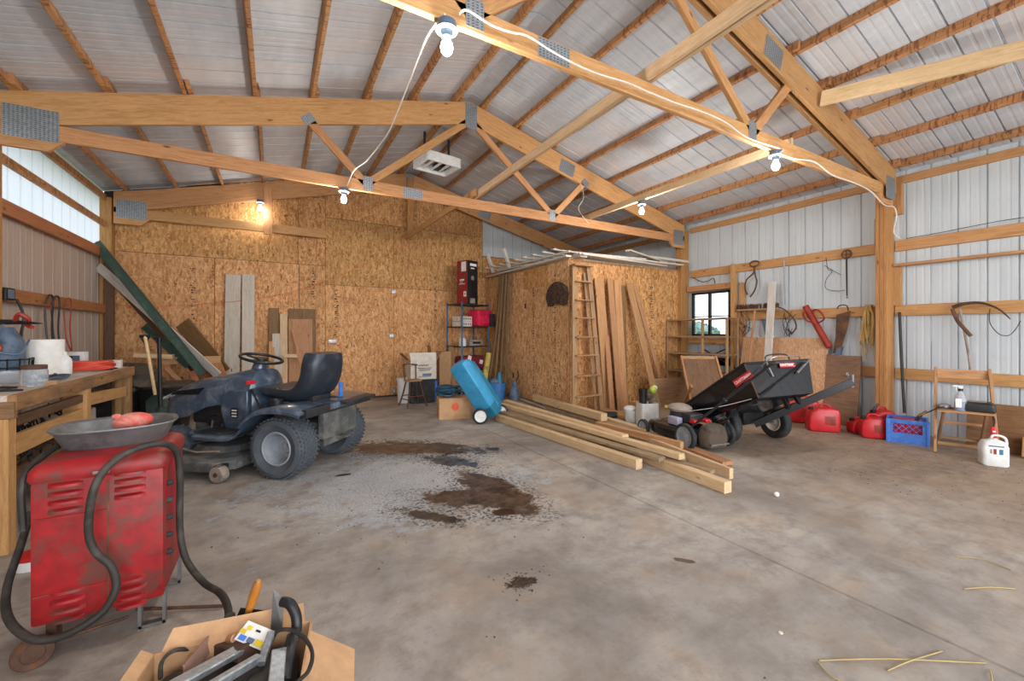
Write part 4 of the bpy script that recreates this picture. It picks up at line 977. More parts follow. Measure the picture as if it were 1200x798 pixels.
# paper towel roll
def standing(name, px, py, z, label, cat, group=None, X=None):
    p = ZP(px, py, z) if X is None else XP(px, py, X)
    return thing(name, label, cat, (p.x, p.y, z), group=group)
t = standing('paper_towel_roll', 52, 440, BZ, 'large white roll of paper towels on the workbench', 'paper towels')
ob('roll', MB().lathe([(.02, .0), (.115, 0), (.118, .004), (.118, .296), (.115, .30), (.02, .30), (.02, .25)], 32), M['paper'], t)
ob('loose_sheet', MB().box((-.122, .02, .2), (.004, .10, .26), Matrix.Rotation(-.12, 4, 'Y')), M['paper'], t)
t = standing('bottle', 75, 439, BZ, 'white unlabelled squeeze bottle beside the paper towels', 'bottle')
ob('body', MB().lathe([(.001, 0), (.045, 0), (.050, .01), (.050, .11), (.045, .135), (.022, .165), (.018, .17), (.018, .195), (.001, .195)], 20), M['white_plastic'], t)
t = standing('glass_jar', 40, 452, BZ, 'clear jar with blue and grey parts under a dull metal lid', 'jar')
ob('jar_body', MB().lathe([(.001, 0), (.062, 0), (.066, .01), (.066, .10), (.055, .118), (.001, .118)], 22), M['clear'], t)
ob('lid', MB().lathe([(.060, .112), (.062, .114), (.062, .138), (.058, .14), (.001, .14)], 22), M['rust'], t)
m = MB(); rn = random.Random(2)
for k in range(14): m.box((rn.uniform(-.03, .03), rn.uniform(-.03, .03), rn.uniform(.012, .08)), (.02, .02, .012), Matrix.Rotation(0, 4, 'Z'))
ob('small_parts', m, M['bluegrey'], t)
t = standing('parts_tub', 15, 449, BZ, 'low clear plastic tub of hardware left of the jar', 'tub')
ob('tub', MB().rings([ov(.09, .07, 0), ov(.10, .08, .085), ov(.097, .077, .085), ov(.087, .067, .006)]), M['clear'], t)
ob('hardware', MB().ball((0, 0, .035), (.08, .06, .035)), M['bluegrey'], t)
t = standing('air_hose_coil', 101, 432, BZ, 'coiled salmon red air hose near the far end of the bench', 'hose', X=-1.52)
m = MB(); hp = []
for k in range(120):
    a = 2*PI*k/20; hp.append(((.165+.02*math.sin(k*.7))*math.cos(a), (.155+.02*math.cos(k*.9))*math.sin(a), .012+.0125*(k/20)+.004*math.sin(k)))
ob('coil', m.tube(hp, .011, 8), M['hose'], t)
def mbox(name, p, d, rz, mat, label, cat, print_=None, group=None):
    b = thing(name, label, cat, p, rz, group)
    ob('carton', MB().box((0, 0, d[2]/2), d, ch=.003), mat, b)
    if print_:
        for (c_, s_, mt) in print_: ob('print', MB().box(c_, s_), M[mt], b, smooth=False)
    return b
mbox('carton', (-1.42, 5.62, BZ), (.16, .12, .08), .1, M['cardw'], 'small white box with red and blue print at the bench corner', 'box', [((0, -.061, .04), (.09, .002, .03), 'red')])
mbox('carton', (-1.70, 5.62, BZ), (.20, .10, .17), -.1, M['white_plastic'], 'white box with dark blue writing behind the hose coil', 'box', [((0, -.051, .11), (.15, .002, .05), 'bluegrey'), ((.0, -.051, .12), (.05, .003, .02), 'black')])
b = thing('picture_frame', 'dark tilted frame with a white label leaning behind the bottle', 'frame', (-1.78, 5.08, BZ)); b.rotation_euler = (-.25, .35, .3)
ob('board', MB().box((0, 0, .13), (.13, .012, .20)), M['darkply'], b); ob('label', MB().box((0, -.008, .14), (.07, .004, .11)), M['decalw'], b); ob('print', MB().box((0, -.011, .13), (.04, .002, .06)), M['bluegrey'], b)
t = standing('tape_roll', 60, 451, BZ, 'small flat brown block on the bench edge', 'block'); ob('block', MB().box((0, 0, .015), (.07, .05, .03), ch=.004), M['card2'], t)
b = thing('plastic_tray', 'dark flat tray with pliers in front of the towels and bottle', 'tray', (-1.47, 4.50, BZ), .1)
ob('tray', MB().rings([ov(.07, .20, 0), ov(.085, .22, .025), ov(.08, .21, .025), ov(.065, .19, .006)]), M['bluegrey'], b)
ob('pliers', MB().tube([(.0, -.12, .03), (.02, 0, .035), (-.02, .15, .03)], .009, 6), M['darksteel'], b)
for k, (px, py) in enumerate(((2, 456), (12, 459), (118, 437), (130, 436))):
    p = ZP(px, py, BZ) if k < 2 else Vector((-1.40+.03*k, 5.1+.12*k, BZ))
    ob('hand_tool', MB().tube([(-.07, 0, .008), (0, .01, .01), (.07, -.01, .008)], [.005, .009, .006], 8), M['darksteel'], label=['dark small tool at the left end of the bench top', 'second dark small tool at the near bench corner', 'small steel tool in front of the hose coil', 'small steel tool at the far bench edge'][k], cat='tool', M=Matrix.Translation((min(p.x, BX1-.10), p.y, BZ)))
# grey machine with hose loops at the far left
t = thing('shop_vacuum', 'dusty grey-blue machine with black lattice basket at the far left of the bench', 'machine', (-1.80, 4.72, BZ), -.2)
ob('body', MB().rings([ov(.07, .08, 0), ov(.09, .10, .08), ov(.10, .10, .22), ov(.09, .09, .30), ov(.04, .05, .40)]), M['bluegrey'], t)
m = MB()
for k in range(14):
    a = 2*PI*k/14; m.tube([(.135*math.cos(a), .145*math.sin(a), 0), (.145*math.cos(a), .155*math.sin(a), .16)], .005, 5)
for z in (.03, .09, .15): m.tube([(.142*math.cos(2*PI*k/24), .152*math.sin(2*PI*k/24), z) for k in range(24)], .005, 5, closed=True)
ob('lattice', m, M['black'], t)
ob('light_lens', MB().ball((.02, -.13, .24), (.045, .03, .03)), M['orange'], t)
ob('top_bar', MB().tube([(-.20, -.02, .50), (-.08, 0, .44), (.05, 0, .44), (.22, 0, .43)], [.004, .02, .02, .004], 8), M['blackgloss'], t)
ob('frame_loop', MB().tube(spline([(.06, -.10, .42), (.02, -.13, .34), (-.02, -.15, .26), (.06, -.14, .21), (.14, -.08, .2), (.13, .02, .3)], 5), .008, 6), M['bluegrey'], t)
ob('red_bundle', MB().tube(spline([(.06, 0, .44), (.10, -.03, .50), (.14, 0, .46), (.11, .03, .42), (.16, 0, .4)], 5), .016, 6), M['reddark'], t)
# switch box on the girt and hanging cords
b = thing('switch_box', 'black outlet box on the orange left wall board with a cord plugged in', 'outlet', (-2.075, 5.42, 1.60))
ob('box', MB().box((.02, 0, 0), (.05, .15, .11), ch=.006), M['black'], b); ob('cover', MB().box((.048, 0, 0), (.004, .10, .08)), M['bluegrey'], b)
strand('black_cord', [(-2.01, 5.46, 1.56), (-1.98, 5.5, 1.40), (-1.98, 5.45, 1.22), (-1.9, 5.3, 1.02), (-1.78, 5.2, .93)], .010, M['black'], 'black cord hanging from the outlet box down to the bench', 'cord')
for k, (yy, mt, lb) in enumerate(((6.15, 'black', 'left one of two black hanging cable loops on the left wall'), (6.3, 'darksteel', 'right dark hanging cable loop on the left wall'), (6.6, 'reddark', 'thin red cord hanging from the left wall board'))):
    strand('hanging_cord', [(-2.06, yy, 1.55), (-2.04, yy+.03, 1.65), (-2.03, yy+.08, 1.60), (-2.03, yy+.05, 1.3), (-2.0, yy+.0, 1.05), (-2.03, yy-.05, 1.2), (-2.05, yy-.04, 1.5)], .008 if k < 2 else .006, M[mt], lb, 'cord')

# ------------------------------------------------------------ things leaning in the back left corner
def channel(name, a, b, w_, mat, label, cat, up, rib=True):
    Mf, L = frame(a, b, up); t = bpy.data.objects.new(name, None); C.objects.link(t); t.matrix_basis = Mf; tag(t, label, cat)
    ob('web', MB().box((L/2, 0, 0), (L, w_, .004)), mat, t)
    for s in (-1, 1): ob('flange', MB().box((L/2, s*w_/2, .012), (L, .004, .028)), mat, t)
    if rib: ob('ridge', MB().box((L/2, w_*.15, .005), (L, .02, .012)), mat, t)
    return t
fwd = (-.1, -1, .1)
channel('metal_channel', YP(112, 284, 7.80), YP(238, 438, 7.45), .11, M['green'], 'long green painted metal channel leaning across the back left corner', 'metal channel', fwd)
channel('metal_channel', YP(170, 381, 8.10), YP(222, 428, 7.60), .12, M['green'], 'shorter green metal channel below the long one', 'metal channel', fwd)
timber('leaning_board', YP(115, 312, 7.95), YP(256, 440, 7.62), .022, .13, M['whitewood'], up=(0, -.3, 1), label='pale beige board leaning under the long green channel', cat='board')
timber('leaning_board', YP(214, 378, 8.15), YP(262, 437, 8.0), .022, .26, M['brownplank'], up=(0, -.2, 1), label='wide brown board leaning right of the green channels', cat='board')
timber('leaning_board', YP(122, 318, 8.05), YP(232, 440, 7.85), .022, .08, M['darkpost'], up=(0, -.3, 1), label='dark brown board edge under the beige board', cat='board')
for k, (x0, x1, xb, lb) in enumerate(((264, 283, 262, 'left of the two whitewashed planks standing against the back wall'), (283.5, 299, 283.5, 'right of the two whitewashed planks standing against the back wall'))):
    a = YP((x0+x1)/2, 322, 8.17); w_ = YP(x1, 322, 8.17).x-YP(x0, 322, 8.17).x
    bpt = Vector((YP(xb+(x1-x0)/2, 432, 8.1).x, 8.02, .0))
    timber('standing_plank', bpt+Vector((0, -.06*k, 0)), a+Vector((0, -.03*k, 0)), .03, w_-.01, M['greywood'], up=(1, 0, 0), label=lb, cat='plank')
def lean(name, xt0, xt1, yt, Yt, Yb_, mat, label, cat='board', dxb=0.0, T_=.025, zb=0.0):
    a, b = YP(xt0, yt, Yt), YP(xt1, yt, Yt); w_ = b.x-a.x; top = (a+b)/2; top.z = (a.z+b.z)/2
    return timber(name, (top.x+dxb, Yb_, zb), top, T_, w_, M[mat] if isinstance(mat, str) else mat, up=(1, 0, 0), label=label, cat=cat)
lean('leaning_board', 315, 327, 361, 8.18, 8.05, 'brownplank', 'dark narrow board standing left in the group behind the tractor seat')
lean('leaning_board', 338, 370, 362, 8.18, 8.09, 'brownplank', 'weathered brown board tallest at the back of the group behind the seat')
lean('leaning_board', 338, 366, 374, 8.14, 7.98, 'cedar', 'tan panel leaning on the brown board behind the tractor seat')
lean('leaning_board', 328, 337, 368, 8.14, 7.93, 'lumber', 'narrow yellow board between the dark board and the tan panel')
lean('leaning_board', 319, 330, 391, 8.10, 7.88, 'greywood', 'short pale grey board in front of the dark narrow board')
lean('leaning_board', 315, 322, 400, 8.08, 7.85, 'cedar', 'short orange board at the left foot of the group behind the tractor')
timber('cross_piece', YP(330, 417, 7.85), YP(352, 417, 7.85), .03, .06, M['lumber'], label='short yellow crosswise board low behind the tractor seat', cat='board')
timber('thin_strip', YP(343, 386, 7.98), YP(352, 425, 7.80), .02, .04, M['cedar'], up=(1, 0, 0), label='thin slanting strip in front of the tan panel', cat='board')
# shovel and fork
def longtool(name, a, b, label, hm, head, hmat, cap, r=.016):
    t = thing(name, label, 'garden tool', (b.x, b.y, 0)); o_ = Vector(t.location)
    ob('shaft', MB().tube([a-o_, b-o_], r, 10), hm, t)
    ob('grip', MB().tube([a-o_+Vector((-.05, 0, 0)), a-o_+Vector((.05, 0, 0))], .018, 8).tube([a-o_+Vector((-.04, 0, 0)), a-o_+Vector((0, 0, -.10)), a-o_+Vector((.04, 0, 0))], .013, 8), cap, t)
    d = (b-a).normalized(); side = d.cross(Vector((0, 1, 0))).normalized(); c_ = b-o_
    rs = []
    for f, w_ in ((0, .03), (.15, .10), (.5, .11), (.8, .09), (1.0, .01)):
        p = c_+d*(head*f); q = Vector((0, -1, 0))
        rs.append([p-side*w_-q*.02, p, p+side*w_-q*.02, p+q*.008])
    ob('blade', MB().rings([[tuple(x) for x in r_] for r_ in rs]), hmat, t); return t
longtool('shovel', YP(170, 394, 6.45), YP(182, 463, 6.25), 'shovel with a pale wooden shaft and black grip left of the tractor hood', M['lumber'], .31, M['darkgreen'], M['black'], .018)
longtool('spade', YP(186.5, 396, 6.40), YP(188, 476, 6.20), 'spade with a black shaft right beside the wooden one', M['black'], .40, M['darkgreen'], M['black'], .02)
# tarp heap, bins, wooden frames
t = ZP(158, 470, .0)
mbt = MB(); rn = random.Random(11); n1, n2 = 18, 12; rs = []
for i in range(n2):
    f = i/(n2-1); r_ = math.cos(f*PI/2)**.6
    rs.append([((.30*r_+rn.uniform(-.04, .04)*r_)*math.cos(2*PI*k/n1), (.26*r_+rn.uniform(-.03, .03)*r_)*math.sin(2*PI*k/n1), .24*math.sin(f*PI/2)+rn.uniform(-.02, .02)) for k in range(n1)])
ob('folded_tarp', mbt.rings(rs), M['tarp'], label='crumpled dark brown tarp heaped on the bins behind the bench', cat='tarp', M=Matrix.Translation((-1.52, 6.75, .63)) @ Matrix.Rotation(.1, 4, 'X'))
for k, (xx, yy, rz, lb) in enumerate(((-1.70, 6.75, .05, 'black plastic bin under the tarp behind the bench'), (-1.22, 6.95, -.1, 'second black plastic bin left of the green shovel blades'))):
    b = thing('storage_bin', lb, 'bin', (xx, yy, 0), rz)
    ob('bin', MB().rings([rr(.20, .20, 0), rr(.24, .23, .55), rr(.235, .225, .55), rr(.19, .19, .02)]), M['black'], b)
    ob('lid', MB().rings([rr(.25, .24, .55), rr(.26, .25, .57), rr(.25, .24, .60), rr(.20, .2, .61)]), M['tarp'], b)
b = thing('door_frame', 'orange stained wooden frame leaning among the clutter behind the shovels', 'wooden frame', (-1.05, 7.55, 0)); b.rotation_euler = (-.22, 0, .1)
for a_, c_ in (((-.30, 0, .04), (-.30, 0, .90)), ((.30, 0, .04), (.30, 0, .90))): timber('stile', a_, c_, .04, .11, M['redgirt'], b, up=(1, 0, 0))
for z in (.10, .86): timber('rail', (-.36, 0, z), (.36, 0, z), .045, .11, M['cedar'], b)
timber('diagonal', (-.28, -.04, .75), (.20, -.04, .15), .02, .06, M['cedar'], b)
b = thing('door_frame', 'second orange frame leaning right, beside the tractor hood', 'wooden frame', (-.62, 7.62, 0)); b.rotation_euler = (-.2, -.35, .1)
for a_, c_ in (((-.17, 0, .04), (-.17, 0, .80)), ((.17, 0, .04), (.17, 0, .80))): timber('stile', a_, c_, .04, .08, M['redgirt'], b, up=(1, 0, 0))
for z in (.08, .76): timber('rail', (-.2, 0, z), (.2, 0, z), .045, .08, M['redgirt'], b)
timber('plank_on_heap', YP(158, 416, 7.42), YP(203, 418, 7.42), .15, .06, M['lumber'], label='short yellow plank lying on top of the orange frames', cat='board')
ob('dark_crate', MB().box((-.35, 7.5, .2), (.4, .3, .4), ch=.01), M['rubber'], label='dark box on the floor behind the tractor front', cat='box')
# ------------------------------------------------------------ stool, buckets and boxes by the back wall
p = (2.06, 6.98, 0)
t = thing('stool', 'small rustic dark wood stool in front of the printed white box', 'stool', p, .2)
ob('seat', MB().box((0, 0, .44), (.24, .20, .03), ch=.008), M['ladder'], t)
for sx_ in (-1, 1):
    for sy in (-1, 1):
        ob('leg', MB().tube([(sx_*.09, sy*.07, .43), (sx_*.13, sy*.11, .2), (sx_*.18, sy*.16, 0)], [.012, .016, .012], 8), M['rust'], t)
    ob('rung', MB().tube([(sx_*.15, -.13, .13), (sx_*.15, .13, .13)], .009, 6), M['rust'], t)
ob('rung', MB().tube([(-.14, -.12, .18), (.14, -.12, .18)], .009, 6).tube([(-.14, .12, .18), (.14, .12, .18)], .009, 6), M['rust'], t)
ob('backrest', MB().tube([(-.11, .08, .44), (-.12, .10, .72)], .010, 6).tube([(.10, .08, .44), (.11, .10, .70)], .010, 6).tube([(-.14, .10, .70), (-.05, .10, .72), (.14, .10, .69)], .014, 6), M['rust'], t)
def bucket(x, y, r, h, mat, label, lid=None, handle=True, z=0):
    t = thing('bucket', label, 'bucket', (x, y, z))
    ob('pail', MB().lathe([(.001, 0), (r*.88, 0), (r*.9, .01), (r, h-.03), (r*1.04, h-.03), (r*1.04, h), (r*.98, h), (r*.86, .012), (.001, .012)], 28), M[mat], t)
    if lid: ob('lid', MB().lathe([(r*1.05, h-.01), (r*1.06, h+.012), (.001, h+.014)], 28), M[lid], t)
    if handle: ob('handle', MB().tube([(r*1.03*math.cos(a), -.02-abs(math.sin(a))*.05, h-.05-r*.9*math.sin(a)) for a in [PI*k/14 for k in range(15)]], .004, 6), M['steel'], t)
    return t
bucket(2.06, 7.45, .15, .42, 'white_plastic', 'white bucket on the floor left of the stool', 'white_plastic')
bucket(2.50, 7.42, .15, .37, 'blue', 'royal blue bucket behind the stool legs', None)
b = thing('printed_box', 'open white printed carton on a stand behind the stool', 'box', (2.30, 7.28, .43), -.05)
ob('carton', MB().box((0, 0, .17), (.46, .34, .34)), M['cardw'], b, smooth=False)
ob('flap', MB().prism([(.23, .34), (.33, .48), (.33, .475), (.235, .33)], -.17, .17), M['card2'], b, smooth=False)
ob('flap', MB().add([(-.23, -.17, .34), (.23, -.17, .34), (.24, -.13, .47), (-.24, -.13, .47), (-.23, -.165, .34), (.23, -.165, .34), (.24, -.125, .47), (-.24, -.125, .47)], [(0, 1, 2, 3), (4, 5, 6, 7), (0, 1, 5, 4), (1, 2, 6, 5), (2, 3, 7, 6), (3, 0, 4, 7)]), M['cardw'], b, smooth=False)
ob('flap', MB().prism([(-.23, .34), (-.36, .46), (-.36, .455), (-.235, .33)], -.17, .17), M['card2'], b, smooth=False)
m = MB()
for k in range(6): m.box((-.08+.03*k, -.172, .245+.004*(k % 2)), (.018, .002, .028))
for k in range(3): m.box((.02, -.172, .20-.022*k), (.26-.04*k, .002, .010))
ob('print', m, M['darksteel'], b, smooth=False)
ob('print', MB().box((.06, -.172, .08), (.16, .002, .045)).box((.02, -.172, .05), (.22, .002, .01)), M['bluegrey'], b, smooth=False)
ob('stand', MB().box((2.30, 7.30, .215), (.44, .28, .42), ch=.01), M['rubber'], label='dark box under the printed white carton', cat='box')
b = thing('cardboard_box', 'brown cardboard box with an orange-red round sticker beside the blue tank', 'cardboard box', (2.32, 5.78, 0), R(-14))
ob('carton', MB().box((0, 0, .15), (.46, .34, .30), ch=.004), M['card'], b)
m = MB(); m.lathe([(.001, 0), (.055, 0), (.055, .002), (.001, .002)], 20, Matrix.Translation((0, -.171, .18)) @ Matrix.Rotation(R(90), 4, 'X'))
ob('sticker', m, M['orange'], b)
m = MB(); rn = random.Random(9); hp = []
for k in range(150):
    a = 2*PI*k/17; q = .11+.04*math.sin(k*.31); hp.append((q*1.3*math.cos(a), q*math.sin(a), .015+.09*abs(math.sin(k*.11))+.0004*k))
ob('hose_heap', MB().tube(hp, .012, 6), plain('dark_blue_hose', '2a5670', .45), label='tangled dark blue hose piled on the brown cardboard box', cat='hose', M=Matrix.Translation((2.28, 5.80, .305)))
ob('dark_lump', MB().ball((2.22, 5.85, .40), (.16, .10, .085)), plain('navy_bag', '1f4055', .7), label='dark blue bag on the cardboard box behind the hose', cat='bag')
b = thing('tall_box', 'open brown cardboard box standing between the white carton and the steel shelf', 'cardboard box', (2.78, 7.45, .0), -.1)
ob('carton', MB().box((0, 0, .45), (.22, .30, .90)), M['card2'], b, smooth=False); ob('flap', MB().box((-.12, 0, .97), (.004, .3, .16), Matrix.Rotation(-.15, 4, 'Y')), M['card2'], b)
timber('standing_board', (2.92, 7.2, 0), (2.95, 7.5, .98), .03, .10, M['brownplank'], up=(1, 0, 0), label='short brown board standing by the steel shelf foot', cat='board')

# ------------------------------------------------------------ wheeled holding tank
def tankpt(x, y, t_): return T(x, y, t_)
tw = ZP(563, 497, 0)
tk = bpy.data.objects.new('portable_tank', None); C.objects.link(tk); tag(tk, 'bright blue wheeled portable waste tank tipped on its end', 'portable tank')
a_dir = Vector((-.50, .12, .80)).normalized()   # long axis, up and to the left
b0 = Vector((2.66, 5.20, .14))
Z_ = a_dir; Yv = Vector((-.90, -.50, -.1)); Yv = (Yv-Z_*Yv.dot(Z_)).normalized(); Xv = Yv.cross(Z_).normalized()
Mt = Matrix((Xv, Yv, Z_)).transposed().to_4x4(); Mt.translation = b0; tk.matrix_basis = Mt
def rbox(sx_, sy_, z, r_=.04, ox=0, oy=0): return [(x*.72+ox*.8, y*.72+oy*.8, zz) for x, y, zz in rr(sx_, sy_, z, r_, 6)]
ob('tank_body', MB().rings([rbox(.11, .06, .10, oy=.065), rbox(.17, .10, .12, oy=.05), rbox(.19, .115, .16, oy=.05), rbox(.19, .115, .78, oy=.05), rbox(.17, .10, .83, oy=.05), rbox(.12, .06, .85, oy=.05)]), M['tote'], tk)
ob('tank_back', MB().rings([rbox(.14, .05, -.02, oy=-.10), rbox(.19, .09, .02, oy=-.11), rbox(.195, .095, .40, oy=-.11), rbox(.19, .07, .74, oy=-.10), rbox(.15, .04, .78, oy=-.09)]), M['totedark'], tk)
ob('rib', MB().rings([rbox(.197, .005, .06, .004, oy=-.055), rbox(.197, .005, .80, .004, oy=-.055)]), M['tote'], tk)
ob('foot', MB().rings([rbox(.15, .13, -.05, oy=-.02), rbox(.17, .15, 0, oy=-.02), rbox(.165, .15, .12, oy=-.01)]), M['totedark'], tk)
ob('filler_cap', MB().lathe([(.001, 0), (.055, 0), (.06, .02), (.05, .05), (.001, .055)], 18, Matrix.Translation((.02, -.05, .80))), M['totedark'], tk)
ob('hose_clip', MB().tube([(.08, -.2, .0), (.14, -.24, .06), (.14, -.22, .16)], .012, 8), M['rubber'], tk)
for s in (1, -1):
    c_ = Mt.inverted() @ Vector((tw.x, tw.y, .108)) if s == 1 else Mt.inverted() @ (Vector((tw.x, tw.y, .108))+Vector((.40, .16, 0)))
    axis_w = Vector((-.42, -.9, 0)).normalized(); la = (Mt.inverted().to_3x3() @ axis_w).normalized()
    w_ = wheel(tk, (0, 0, 0), .108, .055, .078, M['white_plastic'], M['rubber'], 0, 'wheel', out=1, dish=.2, spokes=8)
    q = Vector((0, 0, 1)).rotation_difference(la).to_matrix().to_4x4(); w_.matrix_basis = Matrix.Translation(c_) @ q
ob('axle', MB().tube([Mt.inverted() @ Vector((tw.x, tw.y, .108)), Mt.inverted() @ (Vector((tw.x, tw.y, .108))+Vector((.40, .16, 0)))], .012, 8), M['steel'], tk)

# ------------------------------------------------------------ steel shelf and what stands on it
SHX, SHY = 3.37, 7.62
sh = thing('steel_shelf', 'grey angle-iron shelf against the back wall by the enclosure', 'shelf', (SHX, SHY, 0), R(18))
hw_, hd_ = .36, .22
for sx_ in (-1, 1):
    for sy in (-1, 1):
        ob('upright', MB().box((sx_*hw_, sy*hd_, .92), (.035, .003, 1.84)).box((sx_*hw_-sx_*.016, sy*hd_-sy*.0, .92), (.003, .035, 1.84)), M['bluegrey'], sh, smooth=False)
SZ = (.10, .52, .98, 1.36, 1.80)
for z in SZ: ob('shelf_board', MB().box((0, 0, z), (2*hw_, 2*hd_, .025), ch=.003), M['darksteel'], sh)
Rs = Matrix.Translation((SHX, SHY, 0)) @ Matrix.Rotation(R(18), 4, 'Z')
def onshelf(x, y, z): return tuple(Rs @ Vector((x, y, z)))
b = thing('tall_carton', 'tall carton, red front and black side, on top of the steel shelf', 'box', onshelf(-.02, 0, 1.813), R(21))
ob('carton', MB().box((0, 0, .43), (.29, .29, .86), ch=.003), M['black'], b)
ob('red_face', MB().box((-.146, 0, .43), (.002, .288, .855)), M['redpaint'], b, smooth=False, label='red printed face')
for c_, d_, mt in (((-.148, -.045, .74), (.002, .13, .19), 'paper'), ((-.148, -.08, .20), (.002, .07, .10), 'paper'), ((-.149, -.08, .20), (.002, .03, .05), 'dust'), ((-.148, .0, .48), (.002, .12, .03), 'decalw'), ((-.148, .0, .40), (.002, .16, .012), 'decalw'), ((.02, -.146, .78), (.18, .002, .05), 'decalw'), ((.0, -.146, .71), (.10, .002, .02), 'decalw'), ((0, -.146, .07), (.14, .002, .10), 'dust')):
    ob('print', MB().box(c_, d_), M[mt], b, smooth=False)
ob('print', MB().lathe([(.001, 0), (.045, 0), (.045, .002), (.001, .002)], 18, Matrix.Translation((-.147, .02, .44)) @ Matrix.Rotation(R(-90), 4, 'Y')), M['dust'], b)
ob('print', MB().lathe([(.03, 0), (.045, 0), (.045, .002), (.03, .002)], 18, Matrix.Translation((0, -.146, .52)) @ Matrix.Rotation(R(90), 4, 'X')), M['dust'], b)
for k, (x, z, lb) in enumerate(((-.20, 1.373, 'lower of two white printed cartons stacked on the second shelf'), (-.20, 1.473, 'upper of two white printed cartons stacked on the second shelf'))):
    b = thing('white_carton', lb, 'box', onshelf(x, -.05, z), R(18))
    ob('carton', MB().box((0, 0, .048), (.30, .24, .095), ch=.003), M['cardw'], b)
    m = MB()
    for q in range(5): m.box((-.11+.055*q, -.121, .05), (.03, .002, .035))
    ob('print', m, M['bluegrey'], b, smooth=False)
ob('tool_bag', MB().box((0, 0, .17), (.42, .30, .33), ch=.05).box((0, -.16, .13), (.30, .04, .16), ch=.015), M['pink'], label='bright pink-red bag bulging off the right side of the second shelf', cat='bag', M=Matrix.Translation(onshelf(.24, -.10, 1.375)) @ Matrix.Rotation(R(20), 4, 'Z'))
ob('bag_pocket', MB().box((0, 0, .14), (.12, .06, .26), ch=.02), M['darksteel'], label='grey and black tool set hanging in front of the pink-red bag', cat='tools', M=Matrix.Translation(onshelf(.37, -.32, 1.36)) @ Matrix.Rotation(R(20), 4, 'Z'))
b = thing('spray_can', 'white jug lying on the third shelf', 'jug', onshelf(-.22, -.08, .993)); ob('body', MB().lathe([(.001, 0), (.07, 0), (.075, .02), (.075, .12), (.04, .16), (.001, .16)], 18), M['white_plastic'], b)
b = thing('junk_box', 'grey low box on the third shelf right of the white jug', 'box', onshelf(.08, -.05, .993), .3); ob('box', MB().box((0, 0, .06), (.34, .22, .12), ch=.01), M['dust'], b); ob('slot', MB().box((0, -.112, .06), (.2, .004, .04)), M['black'], b)
b = thing('folded_cloth', 'dark red cloth bundle with white tags on the lowest shelf', 'cloth', onshelf(0, -.05, .533), .3); ob('bundle', MB().box((0, 0, .13), (.56, .30, .26), ch=.05), plain('wine_red_cloth', '7d1f33', .85), b)
for x in (-.2, .12): ob('tag', MB().box((x, -.153, .18), (.09, .004, .08), Matrix.Rotation(.3, 4, 'Y')), M['paper'], b)
b = thing('yellow_roll', 'yellow-black rolled mat leaning right of the blue tank', 'roll', (3.30, 6.85, 0)); ob('roll', MB().tube([(0, 0, 0), (.08, .02, .45), (.16, .03, .88)], [.05, .055, .05], 12), plain('dull_yellow', 'b3a04a', .7, c2='2d2a20', c2amt=(.5, .6)), b)
b = thing('blue_bucket', 'blue bucket heaped with bottles and rags beside the leaning poles', 'bucket', (3.62, 6.85, 0)); ob('pail', MB().lathe([(.001, 0), (.13, 0), (.16, .30), (.165, .30), (.165, .32), (.15, .32), (.12, .01), (.001, .01)], 22), plain('mid_blue_plastic', '3d78b8', .45), b)
ob('bottle', MB().lathe([(.001, .2), (.06, .2), (.06, .42), (.03, .48), (.03, .52), (.001, .52)], 14, Matrix.Translation((.03, -.03, 0))), M['totedark'], b)
ob('rag', MB().ball((-.03, .02, .34), (.12, .10, .07)), M['bluegrey'], b)
b = thing('small_machine', 'small grey-blue pump standing behind the lumber by the poles', 'pump', (3.86, 6.62, 0)); ob('body', MB().lathe([(.001, 0), (.09, 0), (.10, .12), (.07, .24), (.05, .26), (.05, .36), (.001, .36)], 16), M['bluegrey'], b); ob('pipe', MB().tube([(0, 0, .3), (.06, -.05, .45), (.02, -.08, .55)], .015, 8), M['rust'], b)
# poles leaning on the enclosure's left wall
for k, (xt, xb, Yt, mt, r_) in enumerate(((3.99, 3.80, 7.36, 'pole', .028), (3.99, 3.72, 7.27, 'pole', .030), (3.98, 3.80, 7.19, 'pole', .028), (3.98, 3.84, 7.08, 'pole', .030), (4.0, 3.9, 7.00, 'pole', .018))):
    strand('pole', [(xb, Yt+.28-.06*k, 0), ((xb+xt)/2+.01, Yt+.1, 1.2), (xt-.03, Yt, 2.40)], r_, M[mt], ['leftmost rough brown pole of the bundle on the enclosure wall', 'second pole from the left in the bundle on the enclosure wall', 'middle pole of the bundle on the enclosure wall', 'fourth pole from the left in the bundle on the enclosure wall', 'rightmost thin pole of the bundle on the enclosure wall'][k], 'pole', n=8)
# round bristly mat hung on the enclosure
c0 = Vector((4.035, 5.50, 1.85)); t = thing('woven_mat', 'round dark brown woven mat with a notched lower edge hung on the enclosure', 'mat', c0)
m = MB()
poly = [(.0, .19*1.05*math.sin(a)) for a in (0,)]
rs = []
for xx, s_ in ((-.0, .94), (-.035, 1.0), (-.05, .9)):
    rs.append([(xx, (.30*math.cos(a))*s_, (.235*math.sin(a) if math.sin(a) > -.55 else -.14+(.02 if abs(math.cos(a)) < .35 else -.02))*s_) for a in [2*PI*k/30 for k in range(30)]])
ob('disc', m.rings(rs), plain('dark_brown_fibre', '3d2c24', .95, c2='75604e', nscale=40, bump=.6), t)
m = MB(); rn = random.Random(4)
for k in range(130):
    a = rn.uniform(0, 2*PI); q = math.sqrt(rn.random()); m.ball((-.052, .27*q*math.cos(a), .04+.16*q*math.sin(a)), (.01, .014, .014), 6, 4)
ob('knots', m, M['rust'], t, kind='stuff')
